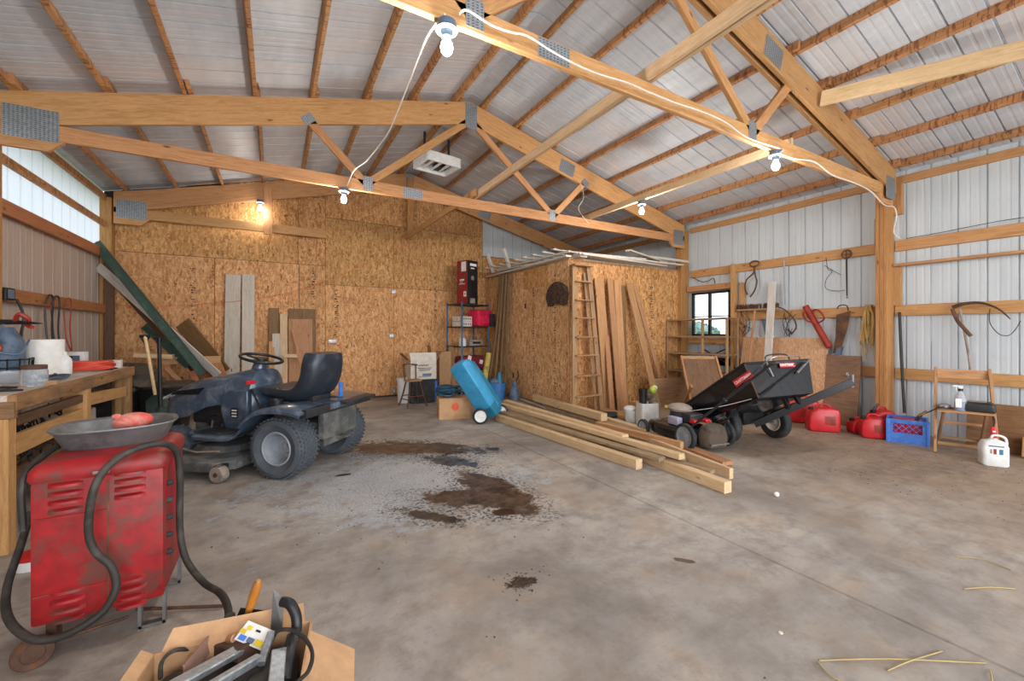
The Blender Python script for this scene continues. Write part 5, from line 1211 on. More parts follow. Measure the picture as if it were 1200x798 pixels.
# ladder
t = thing('step_ladder', 'folded old wooden step ladder leaning on the enclosure corner', 'ladder', (4.26, 4.95, 0))
o_ = Vector(t.location); LT, LB = 5.17, 4.92
zt_ = 2.32
def lp(x, z, dy=0): return Vector((x, LB+(LT-LB)*z/zt_+dy, z))-o_
timber('rail', lp(3.91, 0), lp(4.105, zt_), .035, .085, M['ladder'], t, up=(1, 0, 0)); timber('rail', lp(4.46, 0), lp(4.395, zt_), .035, .085, M['ladder'], t, up=(1, 0, 0))
timber('back_rail', lp(3.99, 0, .05), lp(4.16, zt_-.1, .05), .025, .045, M['ladder'], t, up=(1, 0, 0)); timber('back_rail', lp(4.38, .0, .05), lp(4.34, zt_-.1, .05), .025, .045, M['ladder'], t, up=(1, 0, 0))
for py in (330, 352, 373, 395, 416, 439, 462):
    z = YP(690, py, 5.05).z; f = z/zt_
    timber('step', lp(3.91+.195*f, z, -.02), lp(4.46-.065*f, z, -.02), .10, .022, M['ladder'], t)
timber('top_cap', lp(4.06, zt_, -.01), lp(4.42, zt_, -.01), .14, .025, M['ladder'], t)
# boards leaning on the enclosure's front
for k, (xt, xb, zt2, w_, Yt, Yb2, mt) in enumerate(((4.64, 4.70, 2.15, .19, 5.20, 5.02, 'cedar'), (4.84, 4.86, 2.15, .12, 5.15, 4.93, 'cedar'), (5.02, 5.0, 2.14, .15, 5.17, 4.98, 'cedar'), (5.17, 5.12, 2.05, .14, 5.20, 5.1, 'brownplank'), (5.27, 5.58, 2.10, .14, 5.14, 4.80, 'cedar'), (5.42, 5.98, 2.09, .09, 5.17, 4.93, 'cedar'), (4.74, 4.62, 1.2, .10, 5.12, 4.86, 'cedar'))):
    timber('leaning_board', (xb, Yb2, 0), (xt, Yt, zt2), w_, .025, M[mt], up=(0, -1, .05), label=['wide reddish board right of the ladder, first of the boards leaning on the enclosure', 'narrow pale board, second right of the ladder', 'board in the middle of those leaning on the enclosure front', 'darker brown board just left of the slanting boards', 'broad slanting board, left one of the slanting pair', 'narrow slanting board, rightmost on the enclosure front', 'short board end at the foot of the ladder'][k], cat='board')
# boards and white fence pieces on top of the enclosure
zt_ = SH+.02
tops = [((4.00, 8.0), (3.98, 5.15), .10, .02, 'whitewood', 0), ((4.16, 7.9), (4.20, 5.05), .14, .02, 'greywood', 0), ((3.94, 7.4), (4.20, 5.0), .12, .016, 'whitewood', .03),
        ((4.1, 5.10), (6.2, 5.18), .14, .02, 'greywood', .02), ((4.3, 5.25), (6.5, 5.05), .12, .02, 'whitewood', .045), ((4.1, 5.32), (6.0, 5.45), .16, .016, 'greywood', .0), ((4.8, 5.35), (6.6, 5.12), .10, .018, 'cedar', .07), ((4.2, 5.5), (5.6, 5.1), .10, .018, 'whitewood', .085), ((5.1, 5.0), (6.5, 5.3), .10, .02, 'greywood', .10), ((4.5, 5.7), (6.4, 5.6), .14, .02, 'cedar', .02), ((5.6, 5.3), (6.6, 4.97), .03, .03, 'greywood', .11)]
tl = ['long white strip lying along the left top edge of the enclosure', 'grey board beside the white strip on the left top edge', 'white board skewed over the near left top corner', 'grey board lying along the front top edge of the enclosure', 'pale board skewed on the front top edge', 'wide grey board behind the front edge boards', 'tan board lying toward the right wall on top', 'pale board crossing at the near top corner', 'grey board tilted toward the right wall on top', 'tan board further back on the enclosure top', 'thin pole end sticking out toward the right wall']
for k, (a, b_, w_, h_, mt, dz) in enumerate(tops):
    timber('roof_board', (a[0], a[1], zt_+h_/2+dz*1.7), (b_[0], b_[1], zt_+h_/2+dz*.9), w_, h_*1.4, M[mt], label=tl[k], cat='board')
fp = thing('picket_fence', 'white picket fence section lying on top of the enclosure', 'fence section', (4.18, 6.6, zt_+.10), .04)
ob('rail', MB().box((-.12, 0, .02), (.04, 2.6, .035), ch=.004), M['whitewood'], fp); ob('rail', MB().box((.35, 0, .02), (.04, 2.6, .035), ch=.004), M['whitewood'], fp)
for k in range(9):
    m = MB().prism([(-.34, .04), (-.37, .058), (-.30, .075), (-.27, .058), (.5, .058), (.5, .04)], -.035, .035)
    o2 = ob('picket', m, M['whitewood'], fp, M=Matrix.Translation((.0, -1.15+.285*k, 0)), bevel=.003)
for k, (px, py) in enumerate(((578, 303), (597, 297))):
    timber('fence_stake', XP(px, py+16, 3.92), XP(px-7, py-6, 3.75), .06, .05, M['whitewood'], label=['left white slat end sticking up over the far top corner', 'right white slat end sticking up over the far top corner'][k], cat='board')

# ------------------------------------------------------------ lumber pile
def pile(a, b, w_, h_, mt, label): return timber('lumber_board', a, b, w_, h_, M[mt], label=label, cat='lumber', group='lumber pile on the floor')
def FL(x, y, z): p = ZP(x, y, z); return Vector((p.x, p.y, z))
LB_ = [
 (FL(584, 489, .045), FL(749, 544, .045), .085, .09, 'lumber', 'nearest thick yellow beam along the front of the lumber pile'),
 (FL(655, 500, .045)+Vector((.06, 0, 0)), FL(853, 571, .045), .085, .09, 'lumber', 'beam whose sawn end lies farthest toward the camera'),
 (FL(588, 483, .108), FL(776, 538, .108), .10, .034, 'oldlumber', 'grey-brown board lying on the nearest beam'),
 (FL(587, 474, .155), FL(799, 535, .15), .08, .05, 'lumber', 'long pale board on top, middle of the pile'),
 (FL(593, 470, .17), FL(733, 512, .17), .085, .045, 'lumber', 'pale board on top at the back left of the pile'),
 (FL(627, 466, .13), FL(708, 489, .13), .10, .10, 'lumber', 'short thick beam highest at the back left'),
 (FL(738, 508, .07), FL(857, 555, .07), .04, .089, 'lumber', 'board on edge ending right behind the longest beam'),
 (FL(770, 510, .03), FL(853, 543, .03), .12, .038, 'cedar', 'orange board flat on the floor at the right back of the pile'),
 (FL(700, 497, .12), FL(799, 522, .11), .06, .07, 'cedar', 'orange board reaching to the mower wheel'),
 (FL(600, 484, .02), FL(800, 548, .02), .12, .036, 'oldlumber', 'weathered board at floor level inside the pile'),
 (FL(640, 476, .03), FL(790, 520, .03), .14, .06, 'oldlumber', 'brown board under the back of the pile'),
 (FL(668, 470, .03), FL(742, 490, .03), .20, .05, 'cedar', 'split orange log slab behind the pile'),
 (FL(790, 540, .06), FL(806, 547, .06), .05, .06, 'oldlumber', 'small offcut between the two right beam ends'),
 (FL(606, 466, .02), FL(640, 478, .02), .06, .02, 'greywood', 'thin grey lath at the back left of the pile'),
]
LB_ += [
 (FL(594, 484, .045), FL(775, 540, .045), .085, .09, 'lumber', 'beam hidden just behind the nearest beam'),
 (FL(598, 480, .045), FL(800, 541, .045), .085, .09, 'oldlumber', 'greyish beam in the middle of the bottom layer'),
 (FL(612, 480, .06), FL(700, 508, .06), .09, .038, 'oldlumber', 'short brown board between the nearest beam and the top boards'),
 (FL(640, 470, .06), FL(760, 505, .06), .09, .04, 'lumber', 'yellow board low at the back of the pile'),
 (FL(690, 512, .09), FL(835, 553, .085), .07, .03, 'oldlumber', 'thin weathered board between the two long beams'),
 (FL(655, 468, .10), FL(690, 480, .10), .06, .03, 'cedar', 'short orange offcut at the back of the pile'),
]
for a in LB_: pile(*a)
rn = random.Random(33)
for k in range(5):
    x, y = 4.05+.27*k, 4.35+rn.uniform(0, .45); a_ = rn.uniform(0, PI); l_ = rn.uniform(.08, .2)
    timber('scrap_piece', (x, y, .012+.006*k), (x+l_*math.cos(a_), y+l_*math.sin(a_), .012+.008*k), rn.uniform(.03, .07), .016, M[rn.choice(('cedar', 'oldlumber', 'greywood', 'darkpost'))], label=['wood scrap at the left ladder foot', 'wood scrap under the right ladder foot', 'wood scrap at the foot of the first leaning board', 'wood scrap in front of the middle leaning boards', 'wood scrap beside the slanting boards near the white tub'][k], cat='wood scrap', group='wood scraps at the foot of the leaning boards')
# loose debris by the ladder foot
b = thing('dark_bag', 'flat dark rag on the floor at the ladder foot', 'rag', (4.25, 4.62, 0)); ob('rag', MB().ball((0, 0, .03), (.28, .14, .05)), M['rubber'], b)
b = thing('pale_stone', 'grey round lump against the enclosure left of the ladder', 'lump', (4.02, 5.05, 0)); ob('lump', MB().ball((0, 0, .05), (.12, .10, .06)), M['dust'], b)
ob('offcut', MB().box((4.72, 4.42, .11), (.16, .24, .22), Matrix.Identity(4), ch=.01), M['cedar'], label='orange split wood block between pile and white jug', cat='wood block')
# white pails and boots
b = bucket(4.42, 4.25, .11, .16, 'white_plastic', 'low white tub with torn rim right of the boards', None, False); ob('crumple', MB().ball((-.02, .02, .17), (.10, .09, .05)), M['white_plastic'], b)
b = bucket(4.60, 4.10, .09, .12, 'dust', 'small dusty tub in front of the white tub', None, False)
jg = thing('square_jug', 'square white cut-open jug holding a boot and gloves behind the mower', 'jug', (4.42, 3.98, 0), R(-20))
ob('jug_body', MB().rings([rr(.12, .10, 0), rr(.125, .105, .02), rr(.125, .105, .27), rr(.12, .10, .30), rr(.11, .09, .30), rr(.115, .095, .02)]), M['white_plastic'], jg)
b = thing('rubber_boot', 'black rubber boot top standing in the white jug', 'boot', (4.36, 4.0, .05)); ob('shaft', MB().lathe([(.001, 0), (.05, 0), (.05, .3), (.06, .44), (.052, .44), (.04, .3), (.001, .3)], 16), M['black'], b)
b = thing('work_glove', 'lime green and white glove draped over the white jug', 'glove', (4.50, 3.95, .44), .6)
ob('cuff', MB().ball((0, 0, .03), (.09, .05, .05)), M['lime'], b); ob('palm', MB().ball((.08, -.01, .05), (.06, .04, .035)), M['decalw'], b)
for k in range(3): ob('finger', MB().tube([(.10, -.02+.02*k, .05), (.15, -.02+.02*k, .03), (.16, -.02+.02*k, .0)], .011, 6), M['decalw'], b)
b = thing('camo_cloth', 'brown camouflage cloth stuffed behind the glove', 'cloth', (4.58, 4.02, .10)); ob('cloth', MB().ball((0, 0, .17), (.07, .07, .17)).ball((-.04, 0, .30), (.09, .06, .07)), M['tan'], b)
# ------------------------------------------------------------ push mower
Rm = R(80)
pm = thing('push_mower', 'dirty grey push lawn mower with folded-up handle beside the lumber', 'lawn mower', (4.07, 2.86, 0), Rm)
# local: x forward (away from camera), y left (towards the lumber)
for c_, r_, s in (((0, .27, .145), .145, 1), ((0, -.27, .145), .145, -1), ((.72, .25, .095), .095, 1), ((.72, -.25, .095), .095, -1)):
    wheel(pm, c_, r_, .05, r_*.74, M['rimgrey'], M['rubber'], 0, 'wheel', out=s, dish=.3, spokes=3 if r_ > .1 else 6)
dk = [(-.05, .16), (.10, .235), (.55, .235), (.74, .16), (.74, -.16), (.55, -.235), (.10, -.235), (-.05, -.16)]
ob('mower_deck', MB().rings([[(x, y, z) for x, y in [((a-.35)*s_+.35, b_*s_) for a, b_ in dk]] for s_, z in ((1, .07), (1, .16), (.93, .19), (.6, .21), (.55, .22))]), M['blackgloss'], pm, bevel=.006)
ob('engine', MB().lathe([(.001, .20), (.12, .20), (.13, .25), (.12, .30), (.08, .33), (.001, .335)], 22, Matrix.Translation((.36, 0, .03))), M['darksteel'], pm)
ob('engine_shroud', MB().ball((.38, 0, .37), (.15, .13, .06)), M['dust'], pm, label='dusty brown engine cover')
ob('muffler', MB().box((.30, .14, .25), (.16, .08, .09), ch=.015), plain('pale_lilac_metal', 'a9a8bf', .5), pm)
ob('fuel_cap', MB().lathe([(.03, 0), (.03, .025), (.001, .025)], 14, Matrix.Translation((.50, .08, .36))), M['yellow'], pm)
ob('fuel_tank', MB().box((.18, 0, .30), (.14, .20, .10), ch=.03), M['darksteel'], pm)
for y in (.1, -.06): ob('red_cover', MB().box((.05, y, .285), (.08, .07, .04), ch=.012), M['red'], pm, label='small red plastic cover')
ob('rear_bag', MB().rings([[(x, y*s_, .05+z*s2) for y, z in ((-.15, 0), (.15, 0), (.17, .12), (.13, .22), (0, .25), (-.13, .22), (-.17, .12))] for x, s_, s2 in ((-.02, .8, .8), (-.08, 1, 1), (-.15, .9, .95), (-.19, .7, .8))]), M['mud'], pm, bevel=.01, label='muddy brown rear chute')
ob('chute_bar', MB().box((-.20, 0, .09), (.02, .24, .015)), M['steel'], pm)
hb = []
for s in (1, -1):
    p0, p1, p2 = (.02, s*.20, .22), (-.45, s*.20, .60), (-.92, s*.19, .98)
    ob('handle_tube', MB().tube(spline([p0, p1, p2], 4), .013, 8), M['darksteel'], pm)
    ob('handle_knob', MB().ball(p1, (.025, .025, .025)), M['black'], pm)
    ob('wheel_bracket', MB().box((.0, s*.235, .19), (.10, .02, .14), ch=.01), M['black'], pm)
ob('handle_bar', MB().tube(spline([(-.92, .19, .98), (-.96, .17, 1.0), (-.97, 0, 1.01), (-.96, -.17, 1.0), (-.92, -.19, .98)], 4), .013, 8), M['darksteel'], pm)
ob('bail_bar', MB().tube(spline([(-.84, .20, .96), (-.92, .17, 1.04), (-.93, 0, 1.05), (-.92, -.17, 1.04), (-.84, -.20, .96)], 4), .005, 6), M['steel'], pm)
ob('starter_rope', MB().tube(spline([(.30, .02, .34), (-.1, -.1, .46), (-.50, -.19, .62)], 4), .003, 5), M['cord'], pm)
ob('control_cable', MB().tube(spline([(.2, -.05, .3), (-.15, -.17, .34), (-.45, -.20, .56), (-.80, -.2, .9)], 4), .004, 5).tube(spline([(.2, .05, .3), (-.15, .16, .40), (-.5, .20, .66), (-.8, .19, .94)], 4), .004, 5), M['black'], pm)

# ------------------------------------------------------------ tipped dump cart
wv = Vector((.97, -.25, 0)).normalized()        # across the cart
RL, FLc, FRc = Vector((4.33, 3.31, .383)), Vector((4.11, 2.45, .945)), Vector((4.93, 2.24, .968))
RRc = RL+(FRc-FLc)
ct = thing('dump_cart', 'black steel dump cart tipped back behind the push mower, drawbar rising to the right', 'garden cart', (4.75, 2.8, 0))
oc = Vector(ct.location)
ld = (FLc-RL).normalized(); nd = wv.cross(ld).normalized()
if nd.z > 0: nd = -nd
dp = .34
bFL, bFR = FLc+nd*dp+wv*.07-ld*.09, FRc+nd*dp-wv*.07-ld*.09
bRL, bRR = RL+nd*dp*.75+wv*.07+ld*.10, RRc+nd*dp*.75-wv*.07+ld*.10
mid = (RL+FRc)/2+nd*.15
def slab(nm, q, th=.010, mat='blackgloss'):
    nn = (q[1]-q[0]).cross(q[3]-q[0]).normalized()
    if nn.dot(sum(q, Vector())/4-mid) < 0: nn = -nn
    b_ = [p-nn*th for p in q]
    return ob(nm, MB().add([tuple(p-oc) for p in q]+[tuple(p-oc) for p in b_], [(0, 1, 2, 3), (7, 6, 5, 4)]+[(i, (i+1) % 4, (i+1) % 4+4, i+4) for i in range(4)]), M[mat], ct, smooth=False), nn
_, ns = slab('side_panel', [RL, FLc, bFL, bRL]); slab('side_panel', [RRc, FRc, bFR, bRR])
_, nf = slab('front_panel', [FLc, FRc, bFR, bFL]); slab('tailgate', [RL, RRc, bRR, bRL]); slab('floor_panel', [bRL, bFL, bFR, bRR])
ob('rim', MB().tube([tuple(p-oc) for p in (RL, FLc, FRc, RRc)], .014, 8, closed=True), M['black'], ct)
ob('corner_seam', MB().tube([tuple(FLc-oc), tuple(bFL-oc)], .009, 6), M['rust'], ct)
def decal(x, y, n_, u, Wd, Ht, pl):
    c_ = on(x, y, pl, n_); ux = (u-n_*u.dot(n_)).normalized(); uy = n_.cross(ux).normalized()
    Mx = Matrix((ux, uy, n_)).transposed().to_4x4(); Mx.translation = c_-oc+n_*.016
    ob('decal', MB().box((0, 0, 0), (Wd, Ht, .003)), M['decal'], ct, M=Mx, label='red brand decal')
    text_on(ct, 'CRAFTSMAN', Mx @ Matrix.Translation((0, 0, .002)), Wd*.165, M['decalw'], bold=.001)
decal(871.5, 443.5, ns, ld, .25, .07, FLc)
decal(921, 428, nf, wv, .20, .05, FLc)
d0, d1 = T(884, 497, 4.62), T(999, 447, 4.22)
timber('drawbar', d0-oc, d1-oc, .05, .075, M['blackgloss'], ct)
for (a, b_, ta, tb) in (((912, 450), (924, 478), 4.35, 4.45), ((924, 449), (937, 472), 4.33, 4.42)):
    timber('strut', T(*a, ta)-oc, T(*b_, tb)-oc, .04, .05, M['blackgloss'], ct)
ob('pivot_bracket', MB().box((0, 0, 0), (.14, .12, .10), ch=.01), M['black'], ct, M=Matrix.Translation(T(915, 450, 4.38)-oc))
e = d1-oc
ob('hitch_pin', MB().tube([tuple(e+Vector((0, 0, -.06))), tuple(e+Vector((0, 0, .07)))], .012, 8).tube([tuple(e+Vector((.02*math.cos(a)-.03, .03, .07+.02*math.sin(a)))) for a in [2*PI*k/12 for k in range(12)]], .005, 6, closed=True), M['steel'], ct)
ob('latch', MB().tube([tuple(T(897, 421, 4.25)-oc), tuple(T(901, 431, 4.2)-oc), tuple(T(906, 441, 4.2)-oc)], .008, 6), M['steel'], ct)
ob('tailgate_loop', MB().tube([tuple(p-oc) for p in spline([T(897, 423, 4.3), T(898, 417, 4.3), T(912, 415, 4.32), T(922, 416, 4.33), T(925, 421, 4.34)], 4)], .007, 6), M['black'], ct)
ob('front_bracket', MB().tube([tuple(FRc-oc), tuple(T(934, 437, 4.28)-oc)], .014, 6), M['steel'], ct)
W2c = Vector((5.19, 2.72, .195)); W1c = W2c-wv*.70
for cc in (W1c, W2c):
    w_ = wheel(ct, (0, 0, 0), .195, .10, .105, M['cardw'], M['rubber'], 0, 'wheel', out=1, dish=.6)
    q = Vector((0, 0, 1)).rotation_difference(-wv).to_matrix().to_4x4(); w_.matrix_basis = Matrix.Translation(cc-oc) @ q
ob('axle', MB().tube([tuple(W1c-oc), tuple(W2c-oc)], .014, 8), M['steel'], ct)
ob('axle_bracket', MB().box((0, 0, 0), (.40, .06, .14), Matrix.Translation((W1c+W2c)/2-oc+Vector((0, 0, .07))), ch=.01), M['black'], ct)

# ------------------------------------------------------------ fuel cans, crate
def gascan(x, y, L, W_, H, rz, label, spout=None, mat='red', capm='black'):
    t = thing('fuel_can', label, 'fuel can', (x, y, 0), rz)
    pr = [(-L/2+.02, 0), (L/2-.02, 0), (L/2, .03), (L/2, H*.70), (L/2-.05*L, H*.86), (L/2-.22*L, H*.93), (-L/2+.30*L, H*.90), (-L/2+.06*L, H*.72), (-L/2, H*.5), (-L/2, .03)]
    m = MB(); rs = []
    for f, ins in ((-1, .82), (-.92, .94), (-.7, 1), (.7, 1), (.92, .94), (1, .82)):
        rs.append([(px*ins, f*W_/2, (pz-H/2)*ins+H/2) for px, pz in pr])
    ob('can_body', m.rings(rs), M[mat], t, bevel=.006)
    ob('handle', MB().tube(spline([(-.20*L, 0, H*.86), (-.12*L, 0, H*1.0), (.14*L, 0, H*1.02), (.27*L, 0, H*.90)], 5), .012, 8), M[mat], t)
    ob('side_recess', MB().box((L*.16, -W_/2+.002, H*.45), (L*.34, .008, H*.34), ch=.003), M['reddark' if mat == 'red' else mat], t)
    ob('cap', MB().lathe([(.026, 0), (.028, .03), (.02, .035), (.001, .035)], 14, Matrix.Translation((-L*.36, 0, H*.80))), M[capm], t)
    if spout: ob('spout', MB().tube([(-L*.34, 0, H*.83), (-L*.34+.02, 0, H*1.0), (-L*.34+.05*spout, 0, H*1.14)], [.018, .015, .011], 8), M['black'], t)
    return t
gascan(6.42, 3.02, .42, .24, .36, R(-62), 'largest red fuel can lying behind the cart drawbar')
gascan(6.10, 2.62, .34, .22, .33, R(-50), 'big red fuel can right of the cart drawbar')
gascan(6.34, 2.33, .20, .16, .19, R(-40), 'smallest red fuel can between the two groups of cans')
gascan(6.50, 2.16, .24, .20, .33, R(-40), 'red fuel can with a tall black spout against the post', spout=1)
gascan(6.22, 2.15, .24, .20, .27, R(-58), 'dusty red fuel can touching the blue crate')
cr_ = thing('milk_crate', 'blue plastic milk crate holding a red can on the floor by the post', 'crate', (6.35, 1.87, 0), R(-73))
S_ = .165; Hc = .27
for sgn, ax in ((-1, 'y'), (1, 'y'), (-1, 'x'), (1, 'x')):
    m = MB(); wmap = (lambda u, v, th: (u, sgn*S_, v)) if ax == 'y' else (lambda u, v, th: (sgn*S_, u, v))
    def bb(u0, u1, v0, v1, th=.012):
        c = wmap((u0+u1)/2, (v0+v1)/2, 0); d = (u1-u0, th, v1-v0) if ax == 'y' else (th, u1-u0, v1-v0); m.box(c, d)
    bb(-S_, S_, 0, .115); bb(-S_, S_, .225, Hc, .018); bb(-S_, -S_+.045, .115, .225); bb(S_-.045, S_, .115, .225)
    ob('crate_side', m, M['blue'], cr_, smooth=False, bevel=.002)
    g_ = MB()
    for k in range(-6, 13, 2):
        for s2 in (1, -1):
            u0 = -S_+.045+k*.028; pts_ = []
            for q in range(0, 13):
                v = .115+.11*q/12; u = u0+s2*(v-.115)*.9 if s2 > 0 else u0+.11*.9-(v-.115)*.9
                if -S_+.045 <= u <= S_-.045: pts_.append(wmap(u, v, 0))
            if len(pts_) > 1: g_.tube([pts_[0], pts_[-1]], .003, 4)
    ob('lattice', g_, M['blue'], cr_)
ob('crate_floor', MB().box((0, 0, .008), (2*S_, 2*S_, .012)), M['blue'], cr_)
for sx_ in (-1, 1):
    for sy in (-1, 1): ob('corner_post', MB().box((sx_*S_, sy*S_, Hc/2), (.03, .03, Hc), ch=.006), M['blue'], cr_)
t = thing('fuel_can', 'red can with yellow and black spout inside the blue crate', 'fuel can', (6.35, 1.87, .02), R(-73))
ob('can_body', MB().box((0, 0, .12), (.26, .24, .235), ch=.03), M['red'], t); ob('spout', MB().tube([(.07, -.05, .22), (.09, -.05, .28), (.12, -.04, .30)], [.02, .016, .012], 8), M['black'], t); ob('cap', MB().box((.12, -.04, .315), (.05, .02, .02), ch=.004), M['yellow'], t)

# ------------------------------------------------------------ folding chair and the things on it
ch = thing('folding_chair', 'old wooden folding chair by the right wall with things on its seat', 'chair', (6.30, 1.42, 0), R(-70))
oc2 = Matrix.Translation((6.30, 1.42, 0)) @ Matrix.Rotation(R(-70), 4, 'Z')
# local x = right in the picture, y = away towards the wall
W2 = .20
for s in (-1, 1):
    timber('leg', (s*(W2+.02), -.22, 0), (s*(W2-.00)+.03, .24, .86), .025, .045, M['cedar'], ch)
    timber('leg', (s*(W2-.04), .24, 0), (s*(W2-.05), -.16, .43), .022, .04, M['ladder'], ch)
timber('back_rail', (-W2+.02, .235, .80), (W2+.04, .235, .80), .02, .10, M['cedar'], ch)
timber('back_rail', (-W2, .02, .44), (W2, .02, .44), .02, .03, M['cedar'], ch)
timber('stretcher', (-W2, -.19, .10), (W2, -.19, .10), .02, .035, M['ladder'], ch)
timber('stretcher', (-W2+.04, .17, .10), (W2-.04, .17, .10), .02, .03, M['ladder'], ch)
timber('stretcher', (-W2+.03, .10, .28), (W2-.03, .10, .28), .015, .03, M['cedar'], ch)
for k in range(6): timber('seat_slat', (-W2-.0, -.17+.066*k, .435), (W2, -.17+.066*k, .435), .055, .014, M['cedar'], ch)
def lc(x, y, z): return tuple(oc2 @ Vector((x, y, z)))
b = thing('spray_bottle', 'clear spray bottle of blue cleaner with a white label on the chair', 'spray bottle', lc(-.02, -.08, .442), R(-70))
ob('bottle', MB().lathe([(.001, 0), (.042, 0), (.046, .01), (.046, .13), (.036, .165), (.017, .20), (.014, .23), (.001, .23)], 18, sx=1, sy=.7), M['clear'], b)
ob('fluid', MB().lathe([(.001, .004), (.040, .004), (.043, .012), (.043, .085), (.001, .085)], 18, sx=1, sy=.66), M['bluefluid'], b)
ob('label', MB().box((-.018, -.030, .08), (.045, .006, .09), ch=.002), M['decalw'], b); ob('trigger', MB().box((0, 0, .245), (.035, .022, .03), ch=.005).box((-.03, 0, .255), (.05, .016, .016), ch=.003).box((-.03, 0, .23), (.008, .01, .04)), M['white_plastic'], b)
ob('collar', MB().lathe([(.019, .205), (.02, .23), (.001, .232)], 14), M['black'], b)
b = thing('charger_case', 'dark grey battery charger case on the chair seat', 'charger', lc(.11, -.02, .442), R(-78))
ob('case', MB().rings([rr(.115, .09, 0), rr(.125, .10, .02), rr(.12, .095, .08), rr(.09, .07, .10)]), M['darksteel'], b); ob('top_panel', MB().box((-.01, -.0, .102), (.14, .09, .006)), M['dust'], b)
b = thing('clamp_cable', 'black cable with clamps hanging over the left side of the seat', 'cable', lc(-.16, -.1, .442), 0)
ob('cable', MB().tube(spline([(.05, .03, .01), (0, -.02, .03), (-.05, .02, .015), (-.08, .06, -.02), (-.12, .1, -.05)], 5), .007, 6), M['black'], b); ob('clamp', MB().tube([(-.10, .09, -.03), (-.16, .14, -.08)], [.014, .01], 6), M['rust'], b); ob('bag', MB().ball((.08, .0, .03), (.07, .05, .03)), M['galv'], b)
b = thing('red_clamp', 'small red handset hanging from the right of the chair', 'clamp', lc(.19, -.20, .20), R(-70)); ob('body', MB().box((0, 0, .06), (.045, .03, .13), ch=.01), M['red'], b); ob('cord', MB().tube(spline([(0, 0, .12), (.01, .02, .18), (0, .05, .235)], 4), .005, 6), M['black'], b); ob('button', MB().box((0, -.017, .08), (.02, .004, .015)), M['decalw'], b)
jg = thing('water_jug', 'white handled jug with red and green print standing right of the chair', 'jug', (5.93, 1.13, 0), R(-62))
ob('jug_body', MB().rings([rr(.082, .062, 0), rr(.09, .07, .012), rr(.09, .07, .18), rr(.075, .055, .225), rr(.03, .03, .245), rr(.025, .025, .255)]), M['white_plastic'], jg)
ob('jug_handle', MB().tube(spline([(-.02, 0, .23), (.0, 0, .28), (.06, 0, .275), (.085, 0, .24), (.085, 0, .15)], 5), .010, 8), M['white_plastic'], jg)
for c_, d_, mt in (((.03, -.071, .14), (.025, .002, .05), 'totedark'), ((-.01, -.071, .14), (.02, .002, .05), 'reddark'), ((-.035, -.071, .14), (.015, .002, .04), 'dust'), ((0, -.071, .19), (.1, .002, .012), 'bluegrey')): ob('print', MB().box(c_, d_), M[mt], jg, smooth=False)
sheet_board('wood_sheet', (6.62, 1.46, 0), (.02, -1, 0), (.10, 0, 1), .62, .50, .02, M['brownplank'], label='brown wooden panel leaning on the wall behind the chair', cat='panel')
timber('block', (6.55, .98, .0), (6.60, .98, .19), .14, .14, M['girt'], up=(1, 0, 0), label='orange wood block at the right edge of the photo by the wall', cat='block')

# ------------------------------------------------------------ boards leaning and tools hung on the right wall
XW = 6.86
sheet_board('leaning_sheet', (6.62, 4.10, 0), (0, -1, 0), (.20, 0, 1), 1.24, 1.20, .012, M['chip'], label='large chipboard sheet leaning on the right wall behind the cart', cat='sheet')
sheet_board('leaning_sheet', (6.66, 2.86, 0), (0, -1, 0), (.15, 0, 1), .40, .95, .03, M['darkply'], label='smaller dark reddish board leaning beside the fuel cans', cat='board')
timber('white_board', (6.50, 3.56, 0), (6.80, 3.60, 2.05), .11, .03, M['whitewood'], up=(-1, 0, 0), label='tall white painted board leaning on the right wall', cat='board')
timber('broom_handle', (6.64, 3.92, .45), (6.78, 3.86, 1.63), .03, .03, M['cedar'], up=(1, 0, 0), label='thin wooden broom handle under the bristle head', cat='broom')
b = thing('push_broom', 'long brown bristled broom head lying on the wall board', 'broom', (6.79, 3.84, 1.61))
ob('head', MB().box((0, 0, .02), (.06, .66, .03), ch=.006), M['cedar'], b); m = MB(); rn = random.Random(3)
for k in range(150): y = rn.uniform(-.33, .33); x = rn.uniform(-.03, .03); m.tube([(x, y, .035), (x+rn.uniform(-.01, .01), y+rn.uniform(-.01, .01), .035+rn.uniform(.05, .085))], .006, 4)
ob('bristles', m, M['rust'], b, kind='stuff')
def hang(name, pts, r_, mat, label, cat, k=5, n=7, parent=None):
    return strand(name, [XP(px, py, X_) for px, py, X_ in pts], r_, M[mat], label, cat, k, n=n)
b = thing('ice_tongs', 'rusty ice tongs hanging from the upper wall board', 'tongs', (6.83, 4.0, 1.9)); ob_2 = Vector(b.location)
def hp_(l): return [tuple(XP(px, py, X_)-ob_2) for px, py, X_ in l]
ob('jaw', MB().tube(spline(hp_([(884, 312, 6.83), (883, 320, 6.83), (875, 328, 6.83), (873, 338, 6.83), (876, 345, 6.83)]), 5), .012, 7), M['rust'], b)
ob('jaw', MB().tube(spline(hp_([(884, 312, 6.82), (885, 322, 6.82), (887, 330, 6.82), (884, 341, 6.82), (879, 348, 6.82)]), 5), .012, 7), M['rust'], b)
c_ = XP(884, 309, 6.83)-ob_2; ob('ring', MB().tube([(c_.x, c_.y+.075*math.cos(a), c_.z+.045*math.sin(a)) for a in [2*PI*k/18 for k in range(18)]], .011, 6, closed=True), M['rust'], b)
b = thing('ring_tool', 'round iron ring with a long rod hanging on the upper board near the post', 'iron tool', (6.82, 2.64, 1.74)); ob_2 = Vector(b.location)
c_ = XP(992, 298, 6.82)-ob_2
ob('ring', MB().tube([(c_.x, c_.y+.055*math.cos(a), c_.z+.055*math.sin(a)) for a in [2*PI*k/18 for k in range(18)]], .011, 6, closed=True), M['rust'], b)
